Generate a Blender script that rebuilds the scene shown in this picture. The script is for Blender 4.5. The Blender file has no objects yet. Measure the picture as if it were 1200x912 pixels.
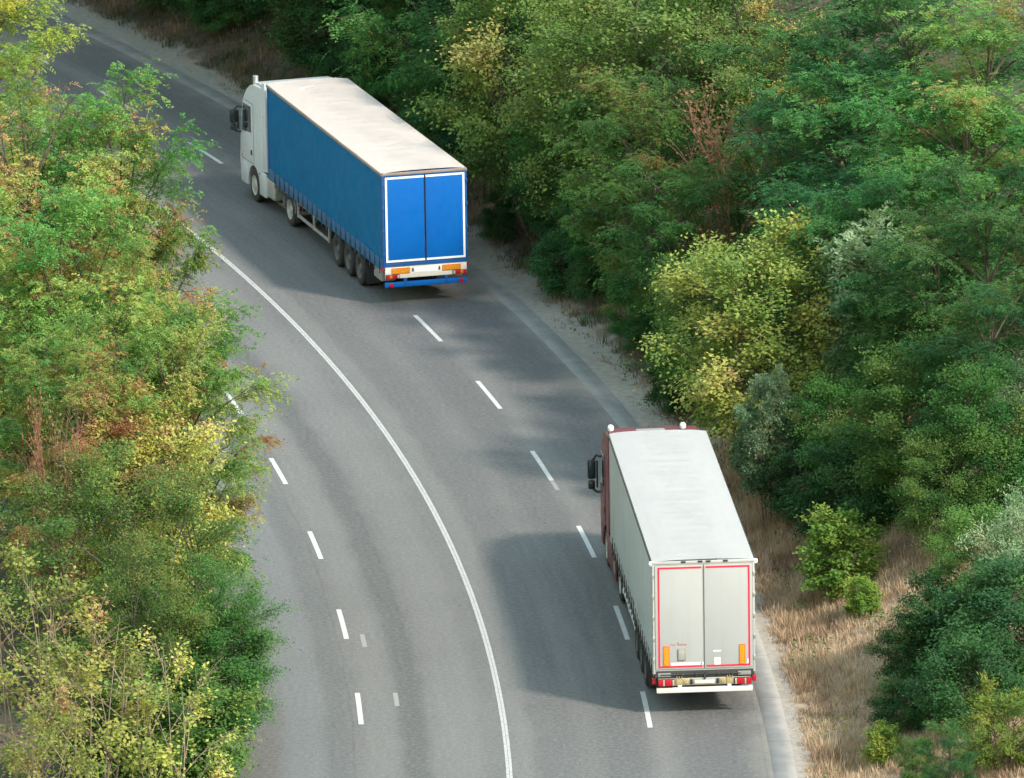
import bpy, bmesh, math, random
import numpy as np
from mathutils import Matrix, Vector

# ------------------------------------------------------------------ basics
S = bpy.context.scene
COL = S.collection
R_ = math.radians
CX, CY, RAD = -228.92, 240.26, 228.75            # the bend: centre and radius of the solid white line
CAM_H, CAM_P, CAM_F, CAM_ROLL = 67.97, .2347, 12137.5, -.015   # metres, radians, focal length in px of a 1200 px frame


def tag(o, label=None, cat=None, group=None, kind=None):
    if label: o['label'] = label
    if cat: o['category'] = cat
    if group: o['group'] = group
    if kind: o['kind'] = kind
    return o


def empty(name, loc, rz=0.0):
    o = bpy.data.objects.new(name, None)
    COL.objects.link(o)
    o.location = loc
    o.rotation_euler = (0, 0, rz)
    o.empty_display_size = .3
    return o


def off_of(x, y):
    return np.hypot(x - CX, y - CY) - RAD


def polar(off, t):
    return CX + (RAD + off) * np.cos(t), CY + (RAD + off) * np.sin(t)


def sstep(a, b, x):
    k = np.clip((x - a) / (b - a), 0, 1)
    return k * k * (3 - 2 * k)


def terrain(x, y):
    x = np.asarray(x, float); y = np.asarray(y, float)
    o = off_of(x, y)
    n = .35 * np.sin(x * .41 + 1.3) * np.cos(y * .33 + .4) + .2 * np.sin(x * .93 + y * .77) + .12 * np.sin(x * 1.9 - y * 1.6)
    rt = np.maximum(o - 8.2, 0); lf = np.maximum(-7.9 - o, 0)
    z = 11 * (1 - np.exp(-rt * .40 / 11)) + 9 * (1 - np.exp(-lf * .30 / 9))
    w = sstep(0, 3, rt) + sstep(0, 3, lf)
    return np.where((o < 7.9) & (o > -7.6), -.03, z + n * w * .6 - .03)


def ray_dir(u, v):
    c, s = math.cos(CAM_ROLL), math.sin(CAM_ROLL)
    a, b = u - 600, v - 456
    x = (c * a + s * b) / CAM_F; y = (-s * a + c * b) / CAM_F
    cp, sp = math.cos(CAM_P), math.sin(CAM_P)
    return np.array([x, cp - y * sp, -sp - y * cp])


def place_top(u, v, H, off_min):
    """where a plant of about height H stands, clear of the road, for its top to be seen at the photograph's (u, v)"""
    d = ray_dir(u, v)
    t = 170.0
    while t < 700:
        p = np.array([0, 0, CAM_H]) + d * t
        if p[2] - float(terrain(p[0], p[1])) <= H and float(off_of(p[0], p[1])) >= off_min: break
        t += .1
    g = float(terrain(p[0], p[1]))
    return p[0], p[1], g, p[2] - g


def place_y(u, v, y):
    d = ray_dir(u, v)
    p = np.array([0, 0, CAM_H]) + d * (y / d[1])
    g = float(terrain(p[0], p[1]))
    return p[0], p[1], g, p[2] - g


# ------------------------------------------------------------------ materials
def newmat(name):
    m = bpy.data.materials.new(name)
    m.use_nodes = True
    nt = m.node_tree
    return m, nt, nt.nodes['Principled BSDF']


def nd(nt, typ, **kw):
    n = nt.nodes.new(typ)
    for k, v in kw.items():
        if k in n.inputs.keys() if hasattr(n.inputs, 'keys') else False:
            n.inputs[k].default_value = v
        else:
            setattr(n, k, v)
    return n


def ramp(nt, fac, stops, interp='LINEAR'):
    r = nt.nodes.new('ShaderNodeValToRGB')
    r.color_ramp.interpolation = interp
    el = r.color_ramp.elements
    while len(el) > 1: el.remove(el[-1])
    el[0].position = stops[0][0]; el[0].color = tuple(stops[0][1]) + (1,)
    for p, c in stops[1:]:
        e = el.new(p); e.color = tuple(c) + (1,)
    nt.links.new(fac, r.inputs[0])
    return r.outputs[0]


def math_(nt, op, a, b=None, clamp=False):
    n = nt.nodes.new('ShaderNodeMath'); n.operation = op; n.use_clamp = clamp
    for i, v in enumerate((a, b)):
        if v is None: continue
        if isinstance(v, (int, float)): n.inputs[i].default_value = v
        else: nt.links.new(v, n.inputs[i])
    return n.outputs[0]


def mixc(nt, fac, a, b, blend='MIX'):
    n = nt.nodes.new('ShaderNodeMix'); n.data_type = 'RGBA'; n.blend_type = blend
    for sock, v in ((n.inputs[0], fac), (n.inputs[6], a), (n.inputs[7], b)):
        if isinstance(v, (int, float)): sock.default_value = v
        elif isinstance(v, (tuple, list)): sock.default_value = tuple(v) + (1,)
        else: nt.links.new(v, sock)
    return n.outputs[2]


def noise(nt, vec, scale, detail=3, rough=.55, dist=0):
    n = nt.nodes.new('ShaderNodeTexNoise')
    n.inputs['Scale'].default_value = scale; n.inputs['Detail'].default_value = detail
    n.inputs['Roughness'].default_value = rough; n.inputs['Distortion'].default_value = dist
    if vec is not None: nt.links.new(vec, n.inputs['Vector'])
    return n.outputs[0]


def maprange(nt, v, a, b, c=0, d=1):
    n = nt.nodes.new('ShaderNodeMapRange'); n.interpolation_type = 'SMOOTHSTEP'
    nt.links.new(v, n.inputs[0])
    for i, k in enumerate((a, b, c, d)): n.inputs[i + 1].default_value = k
    return n.outputs[0]


def paint(name, col, rough=.45, metal=0.0, dirt=.25, dirtcol=(.12, .11, .10), scale=1.2, coat=0.0, lowdirt=0.0, streak=0.0):
    """painted or plastic surface with uneven grime"""
    m, nt, b = newmat(name)
    tc = nt.nodes.new('ShaderNodeTexCoord')
    n1 = noise(nt, tc.outputs['Object'], scale, 6, .65, .4)
    f = maprange(nt, n1, .42, .78, 0, dirt)
    if streak:
        mp = nt.nodes.new('ShaderNodeMapping'); mp.inputs['Scale'].default_value = (7, 7, .25)
        nt.links.new(tc.outputs['Object'], mp.inputs[0])
        f = math_(nt, 'ADD', f, maprange(nt, noise(nt, mp.outputs[0], 1.0, 4, .6), .42, .72, 0, streak), True)
    if lowdirt:
        sx = nt.nodes.new('ShaderNodeSeparateXYZ'); nt.links.new(tc.outputs['Object'], sx.inputs[0])
        low = maprange(nt, sx.outputs[2], 2.2, .4, 0, lowdirt)
        f = math_(nt, 'ADD', f, math_(nt, 'MULTIPLY', low, n1), True)
    c = mixc(nt, f, col, dirtcol)
    nt.links.new(c, b.inputs['Base Color'])
    b.inputs['Metallic'].default_value = metal
    n2 = noise(nt, tc.outputs['Object'], scale * 5, 3)
    nt.links.new(maprange(nt, n2, .3, .8, rough - .08, rough + .15), b.inputs['Roughness'])
    if coat: b.inputs['Coat Weight'].default_value = coat
    if 'curtain' in name or 'door' in name: b.inputs['Specular IOR Level'].default_value = .25
    return m


def lens(name, col, rough=.25):
    m, nt, b = newmat(name)
    tc = nt.nodes.new('ShaderNodeTexCoord')
    w = nt.nodes.new('ShaderNodeTexVoronoi'); w.inputs['Scale'].default_value = 30
    nt.links.new(tc.outputs['Object'], w.inputs['Vector'])
    nt.links.new(mixc(nt, maprange(nt, w.outputs[0], .0, .8), col, tuple(k * .6 for k in col)), b.inputs['Base Color'])
    b.inputs['Roughness'].default_value = rough
    return m


def leafmat(name, stops, trans=.38, rough=.7, vary=.25):
    m, nt, b = newmat(name)
    at = nt.nodes.new('ShaderNodeAttribute'); at.attribute_name = 'tint'
    oi = nt.nodes.new('ShaderNodeObjectInfo')
    c = ramp(nt, at.outputs['Fac'], stops)
    hs = nt.nodes.new('ShaderNodeHueSaturation')
    nt.links.new(c, hs.inputs['Color'])
    nt.links.new(maprange(nt, oi.outputs['Random'], 0, 1, 1 - vary, 1 + vary), hs.inputs['Value'])
    nt.links.new(maprange(nt, math_(nt, 'FRACT', math_(nt, 'MULTIPLY', oi.outputs['Random'], 7.31)), 0, 1, .485, .515), hs.inputs['Hue'])
    col = hs.outputs[0]
    nt.links.new(col, b.inputs['Base Color'])
    b.inputs['Roughness'].default_value = rough
    b.inputs['Specular IOR Level'].default_value = .12
    tr = nt.nodes.new('ShaderNodeBsdfTranslucent')
    nt.links.new(mixc(nt, .5, col, (1.0, .95, .35), 'MULTIPLY'), tr.inputs['Color'])
    mx = nt.nodes.new('ShaderNodeMixShader'); mx.inputs[0].default_value = trans
    nt.links.new(b.outputs[0], mx.inputs[1]); nt.links.new(tr.outputs[0], mx.inputs[2])
    nt.links.new(mx.outputs[0], nt.nodes['Material Output'].inputs['Surface'])
    return m


def barkmat(name, c1, c2):
    m, nt, b = newmat(name)
    tc = nt.nodes.new('ShaderNodeTexCoord')
    mp = nt.nodes.new('ShaderNodeMapping'); mp.inputs['Scale'].default_value = (9, 9, 2)
    nt.links.new(tc.outputs['Object'], mp.inputs[0])
    n1 = noise(nt, mp.outputs[0], 3, 5)
    nt.links.new(mixc(nt, maprange(nt, n1, .35, .7), c1, c2), b.inputs['Base Color'])
    b.inputs['Roughness'].default_value = .9
    return m


def bend_off(nt):
    """distance across the road from the solid line, and distance along it, as shader values"""
    g = nt.nodes.new('ShaderNodeNewGeometry')
    sub = nt.nodes.new('ShaderNodeVectorMath'); sub.operation = 'SUBTRACT'
    nt.links.new(g.outputs['Position'], sub.inputs[0]); sub.inputs[1].default_value = (CX, CY, 0)
    sx = nt.nodes.new('ShaderNodeSeparateXYZ'); nt.links.new(sub.outputs[0], sx.inputs[0])
    x, y = sx.outputs[0], sx.outputs[1]
    r = math_(nt, 'SQRT', math_(nt, 'ADD', math_(nt, 'MULTIPLY', x, x), math_(nt, 'MULTIPLY', y, y)))
    off = math_(nt, 'SUBTRACT', r, RAD)
    along = math_(nt, 'MULTIPLY', math_(nt, 'ARCTAN2', y, x), RAD)
    cb = nt.nodes.new('ShaderNodeCombineXYZ')
    nt.links.new(off, cb.inputs[0]); nt.links.new(math_(nt, 'MULTIPLY', along, .06), cb.inputs[1])
    return g.outputs['Position'], off, along, cb.outputs[0], y


def band(nt, off, centre, half, soft):
    d = math_(nt, 'ABSOLUTE', math_(nt, 'SUBTRACT', off, centre))
    return maprange(nt, d, half + soft, half, 0, 1)


def asphalt():
    m, nt, b = newmat('asphalt')
    pos, off, along, streak, _ = bend_off(nt)
    wob = noise(nt, pos, .35, 3)
    offw = math_(nt, 'ADD', off, math_(nt, 'MULTIPLY', math_(nt, 'SUBTRACT', wob, .5), .5))
    n_big = noise(nt, pos, .22, 4, .6)
    n_str = noise(nt, streak, 1.6, 5, .65)
    n_fine = noise(nt, pos, 22, 2, .7)
    vor = nt.nodes.new('ShaderNodeTexVoronoi'); vor.inputs['Scale'].default_value = 34
    nt.links.new(pos, vor.inputs['Vector'])
    c = mixc(nt, maprange(nt, n_big, .3, .7), (.104, .099, .094), (.144, .137, .129))
    c = mixc(nt, maprange(nt, n_str, .35, .7, 0, .55), c, (.125, .124, .122))
    # lanes: polished wheel tracks, oil drip mid-lane; the bluish band has sky sheen tinted in
    for ctr, half, soft, col, f in ((-2.25, .14, .35, (.060, .059, .058), .70), (-5.0, .30, .55, (.150, .168, .180), .55),
                                    (-4.15, .12, .30, (.085, .090, .096), .60), (-6.1, .25, .6, (.098, .092, .088), .55),
                                    (1.15, .25, .6, (.090, .088, .086), .60), (2.9, .3, .6, (.082, .081, .081), .70),
                                    (4.05, .2, .5, (.185, .180, .168), .45), (5.3, .8, .7, (.078, .079, .082), .65),
                                    (-1.1, .25, .5, (.190, .186, .178), .35), (.35, .12, .3, (.185, .180, .168), .4),
                                    (-3.1, .15, .4, (.185, .182, .174), .4)):
        bd = band(nt, offw, ctr, half, soft)
        c = mixc(nt, math_(nt, 'MULTIPLY', bd, f), c, col)
    # repair patches and tar seams
    c = mixc(nt, math_(nt, 'MULTIPLY', band(nt, off, 6.28, .02, .03), .55), c, (.05, .05, .05))
    wob2 = math_(nt, 'ADD', off, math_(nt, 'MULTIPLY', math_(nt, 'SUBTRACT', noise(nt, pos, .5, 3), .5), .18))
    c = mixc(nt, math_(nt, 'MULTIPLY', band(nt, wob2, -3.78, .01, .05), .35), c, (.06, .06, .06))
    c = mixc(nt, math_(nt, 'MULTIPLY', band(nt, wob2, 5.15, .01, .02), .35), c, (.06, .06, .06))
    # aggregate
    c = mixc(nt, maprange(nt, n_fine, .35, .72, 0, .55), c, (.08, .08, .078))
    n_mid = noise(nt, pos, 8, 4, .75)
    c = mixc(nt, maprange(nt, n_mid, .42, .70, 0, .32), c, (.25, .262, .25))
    c = mixc(nt, maprange(nt, n_mid, .50, .28, 0, .35), c, (.075, .075, .075))
    c = mixc(nt, maprange(nt, vor.outputs['Distance'], .22, .05, 0, .42), c, (.42, .41, .39))
    # dust blown in from the shoulder
    dn = noise(nt, pos, .8, 5)
    dust = math_(nt, 'MULTIPLY', maprange(nt, math_(nt, 'ADD', off, math_(nt, 'MULTIPLY', dn, 1.4)), 6.3, 7.6), .55)
    c = mixc(nt, dust, c, (.30, .275, .235))
    nt.links.new(c, b.inputs['Base Color'])
    nt.links.new(maprange(nt, n_str, .3, .7, .62, .85), b.inputs['Roughness'])
    bp = nt.nodes.new('ShaderNodeBump'); bp.inputs['Strength'].default_value = .35; bp.inputs['Distance'].default_value = .01
    nt.links.new(vor.outputs['Distance'], bp.inputs['Height']); nt.links.new(bp.outputs[0], b.inputs['Normal'])
    return m


def roadpaint(name, worn, col=(.58, .58, .55)):
    m, nt, b = newmat(name)
    g = nt.nodes.new('ShaderNodeNewGeometry')
    n1 = noise(nt, g.outputs['Position'], 9, 5, .7)
    n2 = noise(nt, g.outputs['Position'], 2.2, 3)
    f = math_(nt, 'MULTIPLY', maprange(nt, n1, .45, .68), maprange(nt, n2, .25, .7, worn * .4, min(1, worn * 1.4)), True)
    if worn > .8: f = math_(nt, 'MAXIMUM', f, .82)
    nt.links.new(mixc(nt, f, col, (.19, .187, .18)), b.inputs['Base Color'])
    b.inputs['Roughness'].default_value = .7
    return m


def concrete():
    m, nt, b = newmat('concrete')
    pos, off, along, streak, _ = bend_off(nt)
    n1 = noise(nt, pos, 1.1, 5, .6); n2 = noise(nt, pos, 14, 3)
    c = mixc(nt, maprange(nt, n1, .3, .7), (.175, .178, .172), (.24, .238, .225))
    c = mixc(nt, maprange(nt, n2, .4, .75, 0, .4), c, (.17, .168, .16))
    c = mixc(nt, maprange(nt, math_(nt, 'ADD', off, math_(nt, 'MULTIPLY', n1, .3)), 6.85, 7.15, 0, .6), c, (.40, .375, .33))
    j = math_(nt, 'ABSOLUTE', math_(nt, 'SUBTRACT', math_(nt, 'FRACT', math_(nt, 'DIVIDE', along, 4.0)), .5))
    c = mixc(nt, maprange(nt, j, .006, .002, 0, .7), c, (.09, .09, .085))
    nt.links.new(c, b.inputs['Base Color']); b.inputs['Roughness'].default_value = .85
    return m


def soil():
    m, nt, b = newmat('soil')
    pos, off, along, streak, y = bend_off(nt)
    n1 = noise(nt, pos, .9, 6, .65); n2 = noise(nt, pos, 5, 4, .6); n3 = noise(nt, pos, 30, 2)
    litter_shade = mixc(nt, maprange(nt, n1, .3, .7), (.055, .042, .030), (.11, .085, .055))
    litter_shade = mixc(nt, maprange(nt, n2, .5, .75, 0, .6), litter_shade, (.16, .125, .085))
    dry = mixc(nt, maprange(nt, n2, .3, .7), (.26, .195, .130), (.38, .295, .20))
    c = mixc(nt, maprange(nt, math_(nt, 'ADD', off, math_(nt, 'MULTIPLY', n1, 2)), 12.5, 15), dry, litter_shade)
    c = mixc(nt, maprange(nt, y, 30, 48), c, litter_shade)  # far bank taken to litter brown, painting in its deep shade
    sand = mixc(nt, maprange(nt, n2, .3, .7), (.27, .245, .205), (.36, .33, .28))
    sand = mixc(nt, maprange(nt, n3, .45, .75, 0, .5), sand, (.22, .195, .165))
    wide = maprange(nt, y, 14, 40, 7.35, 8.25)
    edge = math_(nt, 'SUBTRACT', math_(nt, 'ADD', off, math_(nt, 'MULTIPLY', math_(nt, 'SUBTRACT', n1, .5), 1.7)), wide)
    c = mixc(nt, maprange(nt, edge, -.2, .35), sand, c)
    left = maprange(nt, math_(nt, 'ADD', off, math_(nt, 'MULTIPLY', n1, .5)), -7.1, -7.3)
    c = mixc(nt, left, c, litter_shade)
    nt.links.new(c, b.inputs['Base Color']); b.inputs['Roughness'].default_value = .95
    bp = nt.nodes.new('ShaderNodeBump'); bp.inputs['Strength'].default_value = .6; bp.inputs['Distance'].default_value = .06
    nt.links.new(n2, bp.inputs['Height']); nt.links.new(bp.outputs[0], b.inputs['Normal'])
    return m


MAT = {}


def make_mats():
    M = MAT
    M['asphalt'] = asphalt(); M['line'] = roadpaint('line_paint', .6, (.42, .42, .405)); M['dash'] = roadpaint('dash_paint', .42, (.54, .54, .52))
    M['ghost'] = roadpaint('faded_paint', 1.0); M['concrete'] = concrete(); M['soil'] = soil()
    M['white_cab'] = paint('white_cab_paint', (.58, .63, .66), .35, dirt=.12, coat=.4, lowdirt=.35)
    M['red_cab'] = paint('maroon_cab_paint', (.135, .009, .020), .45, dirt=.05, dirtcol=(.10, .03, .035), coat=.05, lowdirt=.08)
    M['blue_curtain'] = paint('blue_curtain', (.0, .265, .580), .5, dirt=.10, dirtcol=(.02, .21, .42), scale=.5, streak=.3)
    M['blue_hem'] = paint('blue_hem', (.016, .115, .270), .6, dirt=.35, dirtcol=(.05, .09, .13))
    M['blue_strap'] = paint('blue_strap', (.022, .055, .105), .6, dirt=.4, dirtcol=(.06, .07, .08))
    M['blue_door'] = paint('blue_door', (.0, .110, .420), .5, dirt=.04, dirtcol=(.002, .10, .36))
    M['blue_frame'] = paint('blue_frame', (.006, .085, .32), .45, dirt=.3, dirtcol=(.03, .06, .12))
    M['grey_curtain'] = paint('grey_curtain', (.74, .79, .775), .5, dirt=.12, dirtcol=(.55, .60, .59), scale=.5, streak=.35)
    M['grey_hem'] = paint('grey_hem', (.42, .45, .44), .6, dirt=.5, dirtcol=(.14, .15, .15))
    M['grey_door'] = paint('grey_door', (.385, .405, .415), .45, dirt=.22, dirtcol=(.29, .295, .28), scale=.9, streak=.14)
    M['grey_frame'] = paint('grey_frame', (.43, .44, .44), .45, dirt=.3, dirtcol=(.3, .29, .27))
    M['cream_roof'] = paint('cream_roof', (.82, .755, .70), .6, dirt=.10, dirtcol=(.74, .67, .60), scale=.7)
    M['white_roof'] = paint('white_roof', (.67, .665, .655), .6, dirt=.12, dirtcol=(.57, .565, .55), scale=.7)
    M['brown_rail'] = paint('dirty_rail', (.33, .27, .24), .5, .3, dirt=.5, dirtcol=(.16, .12, .10))
    M['alu'] = paint('aluminium', (.60, .60, .58), .35, .7, dirt=.35, dirtcol=(.22, .21, .19))
    M['steel'] = paint('grey_steel', (.34, .35, .35), .5, .4, dirt=.4)
    M['chassis'] = paint('dark_chassis', (.030, .032, .035), .6, dirt=.5, dirtcol=(.09, .085, .08))
    M['black'] = paint('black_plastic', (.018, .019, .021), .5, dirt=.3, dirtcol=(.06, .06, .06))
    M['rubber'] = paint('rubber', (.022, .022, .023), .8, dirt=.6, dirtcol=(.075, .072, .066), scale=3)
    M['rim'] = paint('rim_silver', (.44, .44, .42), .4, .15, dirt=.3, dirtcol=(.2, .18, .15), scale=4)
    M['rimdark'] = paint('rim_dark', (.10, .105, .11), .55, .3, dirt=.45, dirtcol=(.16, .15, .13), scale=4)
    M['white_tape'] = paint('white_tape', (.80, .83, .83), .4, dirt=.08)
    M['red_tape'] = paint('red_tape', (.62, .020, .055), .4, dirt=.08, dirtcol=(.4, .05, .06))
    M['pale_board'] = paint('pale_board', (.70, .68, .62), .45, dirt=.25, dirtcol=(.45, .42, .36), scale=3)
    M['amber'] = lens('amber_board', (.85, .36, .015), .4)
    M['orange_edge'] = paint('orange_edge', (.75, .11, .04), .4, dirt=.05)
    M['redlens'] = lens('red_lens', (.60, .010, .030)); M['clear'] = lens('clear_lens', (.62, .50, .42)); M['amberlens'] = lens('amber_lens', (.80, .22, .03))
    M['plate'] = paint('plate_face', (.62, .62, .58), .4, dirt=.15)
    M['tan_box'] = paint('tan_box', (.36, .35, .31), .6, dirt=.3)
    M['brass'] = paint('yellow_bracket', (.45, .36, .17), .5, .2, dirt=.5, dirtcol=(.2, .17, .12), scale=6)
    M['redink'] = paint('red_ink', (.42, .08, .09), .6, dirt=.1)
    M['ink'] = paint('grey_ink', (.28, .29, .30), .6, dirt=.1)
    M['greytape'] = paint('grey_patch', (.70, .69, .66), .5, dirt=.15)
    m, nt, b = newmat('dark_glass'); b.inputs['Base Color'].default_value = (.02, .035, .04, 1); b.inputs['Roughness'].default_value = .06
    b.inputs['Specular IOR Level'].default_value = .8; M['glass'] = m
    # foliage
    M['bark'] = barkmat('bark', (.055, .045, .036), (.12, .10, .08))
    M['twig'] = barkmat('pale_twig', (.20, .15, .11), (.34, .28, .22))
    M['redtwig'] = barkmat('reddish_twig', (.16, .085, .06), (.28, .17, .12))
    L = M
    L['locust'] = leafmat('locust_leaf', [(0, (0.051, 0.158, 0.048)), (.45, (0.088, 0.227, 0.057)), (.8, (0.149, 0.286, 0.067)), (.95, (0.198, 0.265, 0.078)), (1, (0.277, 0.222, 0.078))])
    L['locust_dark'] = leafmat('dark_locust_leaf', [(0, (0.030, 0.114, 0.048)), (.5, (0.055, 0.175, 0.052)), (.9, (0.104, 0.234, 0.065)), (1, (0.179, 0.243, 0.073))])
    L['locust_autumn'] = leafmat('turning_locust_leaf', [(0, (.085, .235, .062)), (.35, (.175, .320, .078)), (.6, (.300, .375, .100)), (.8, (.38, .345, .115)), (.92, (.44, .275, .115)), (1, (.36, .19, .10))])
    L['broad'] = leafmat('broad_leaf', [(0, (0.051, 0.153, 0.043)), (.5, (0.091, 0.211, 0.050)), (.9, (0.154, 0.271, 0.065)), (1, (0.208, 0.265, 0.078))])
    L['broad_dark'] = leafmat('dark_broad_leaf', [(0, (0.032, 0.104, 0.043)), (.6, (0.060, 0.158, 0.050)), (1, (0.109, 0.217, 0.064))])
    L['olive'] = leafmat('olive_leaf', [(0, (0.067, 0.146, 0.039)), (.5, (0.130, 0.216, 0.055)), (.9, (0.203, 0.259, 0.070)), (1, (0.299, 0.271, 0.094))])
    L['yellow'] = leafmat('yellow_leaf', [(0, (0.127, 0.249, 0.072)), (.3, (0.275, 0.367, 0.086)), (.7, (0.444, 0.465, 0.118)), (.93, (0.550, 0.508, 0.157)), (1, (0.423, 0.259, 0.139))])
    L['lime'] = leafmat('lime_leaf', [(0, (.12, .24, .048)), (.5, (.23, .33, .062)), (1, (.38, .41, .085))])
    L['silver'] = leafmat('silver_leaf', [(0, (0.122, 0.230, 0.122)), (.5, (0.205, 0.318, 0.178)), (1, (0.328, 0.410, 0.252))])
    L['dead'] = leafmat('dead_leaf', [(0, (.20, .110, .060)), (.5, (.28, .150, .085)), (1, (.20, .19, .08))])
    L['grass'] = leafmat('grass_blade', [(0, (.055, .105, .030)), (.10, (.12, .130, .045)), (.22, (.20, .135, .090)), (.45, (.40, .29, .185)), (.75, (.58, .455, .295)), (1, (.70, .58, .40))], trans=.25)


# ------------------------------------------------------------------ mesh builder for hard things
class MB:
    def __init__(self):
        self.bm = bmesh.new()

    def box(self, x0, x1, y0, y1, z0, z1, bev=0.0, seg=2, mi=0):
        r = bmesh.ops.create_cube(self.bm, size=1)
        vs = r['verts']
        for v in vs:
            v.co = Vector(((x0 + x1) / 2 + v.co.x * (x1 - x0), (y0 + y1) / 2 + v.co.y * (y1 - y0), (z0 + z1) / 2 + v.co.z * (z1 - z0)))
        if bev:
            es = list({e for v in vs for e in v.link_edges})
            bmesh.ops.bevel(self.bm, geom=es, offset=bev, segments=seg, profile=.6, affect='EDGES')
        return self

    def prism(self, prof, x0, x1, bev=0.0, seg=2, axis='x'):
        """outline of (y, z) points pushed along x (or of (x, z) points along y)"""
        mk = (lambda a, b, c: (c, a, b)) if axis == 'x' else (lambda a, b, c: (a, c, b))
        a = [self.bm.verts.new(mk(p[0], p[1], x0)) for p in prof]
        b = [self.bm.verts.new(mk(p[0], p[1], x1)) for p in prof]
        n = len(prof)
        fs = [self.bm.faces.new(a), self.bm.faces.new(b[::-1])]
        for i in range(n):
            fs.append(self.bm.faces.new((a[i], b[i], b[(i + 1) % n], a[(i + 1) % n])))
        if bev:
            es = list(fs[0].edges) + list(fs[1].edges)
            bmesh.ops.bevel(self.bm, geom=es, offset=bev, segments=seg, profile=.6, affect='EDGES')
        return self

    def lathe(self, prof, c, axis='x', n=28, caps=True):
        """(along, radius) outline turned round an axis through c"""
        rings = []
        for a, r in prof:
            ring = []
            for k in range(n):
                q = 2 * math.pi * k / n
                u, w = r * math.cos(q), r * math.sin(q)
                co = (a, u, w) if axis == 'x' else (u, w, a) if axis == 'z' else (u, a, w)
                ring.append(self.bm.verts.new((co[0] + c[0], co[1] + c[1], co[2] + c[2])))
            rings.append(ring)
        for i in range(len(rings) - 1):
            for k in range(n):
                try: self.bm.faces.new((rings[i][k], rings[i][(k + 1) % n], rings[i + 1][(k + 1) % n], rings[i + 1][k]))
                except ValueError: pass
        for ring in (rings[0], rings[-1]) if caps else ():
            self.bm.faces.new(ring)
        return self

    def tube(self, pts, r, n=8):
        pts = [Vector(p) for p in pts]
        rings = []
        for i, p in enumerate(pts):
            d = (pts[min(i + 1, len(pts) - 1)] - pts[max(i - 1, 0)]).normalized()
            s = d.cross(Vector((0, 0, 1)))
            if s.length < .01: s = Vector((1, 0, 0))
            s.normalize(); t = s.cross(d)
            rings.append([self.bm.verts.new(p + r * (math.cos(2 * math.pi * k / n) * s + math.sin(2 * math.pi * k / n) * t)) for k in range(n)])
        for i in range(len(rings) - 1):
            for k in range(n):
                self.bm.faces.new((rings[i][k], rings[i][(k + 1) % n], rings[i + 1][(k + 1) % n], rings[i + 1][k]))
        self.bm.faces.new(rings[0][::-1]); self.bm.faces.new(rings[-1])
        return self

    def build(self, name, mat, parent=None, smooth=True):
        bmesh.ops.recalc_face_normals(self.bm, faces=self.bm.faces[:])
        me = bpy.data.meshes.new(name)
        self.bm.to_mesh(me); self.bm.free()
        if smooth:
            me.shade_smooth(); me.set_sharp_from_angle(angle=R_(32))
        me.materials.append(MAT[mat])
        o = bpy.data.objects.new(name, me)
        COL.objects.link(o)
        if parent: o.parent = parent
        return o


def box(name, mat, parent, *a, **k):
    return MB().box(*a, **k).build(name, mat, parent)


def sheet(name, mat, xy_grid, z, **t):
    """a ground sheet from a grid of points [(rows, cols)] with heights"""
    X, Y = xy_grid
    r, c = X.shape
    V = np.stack([X, Y, z], -1).reshape(-1, 3)
    i = np.arange(r * c).reshape(r, c)
    F = np.stack([i[:-1, :-1], i[1:, :-1], i[1:, 1:], i[:-1, 1:]], -1).reshape(-1, 4)
    me = bpy.data.meshes.new(name)
    me.from_pydata(V.tolist(), [], F.tolist())
    me.update()
    me.materials.append(MAT[mat])
    me.shade_smooth()
    o = bpy.data.objects.new(name, me)
    COL.objects.link(o)
    tag(o, kind='structure')
    return o


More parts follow.
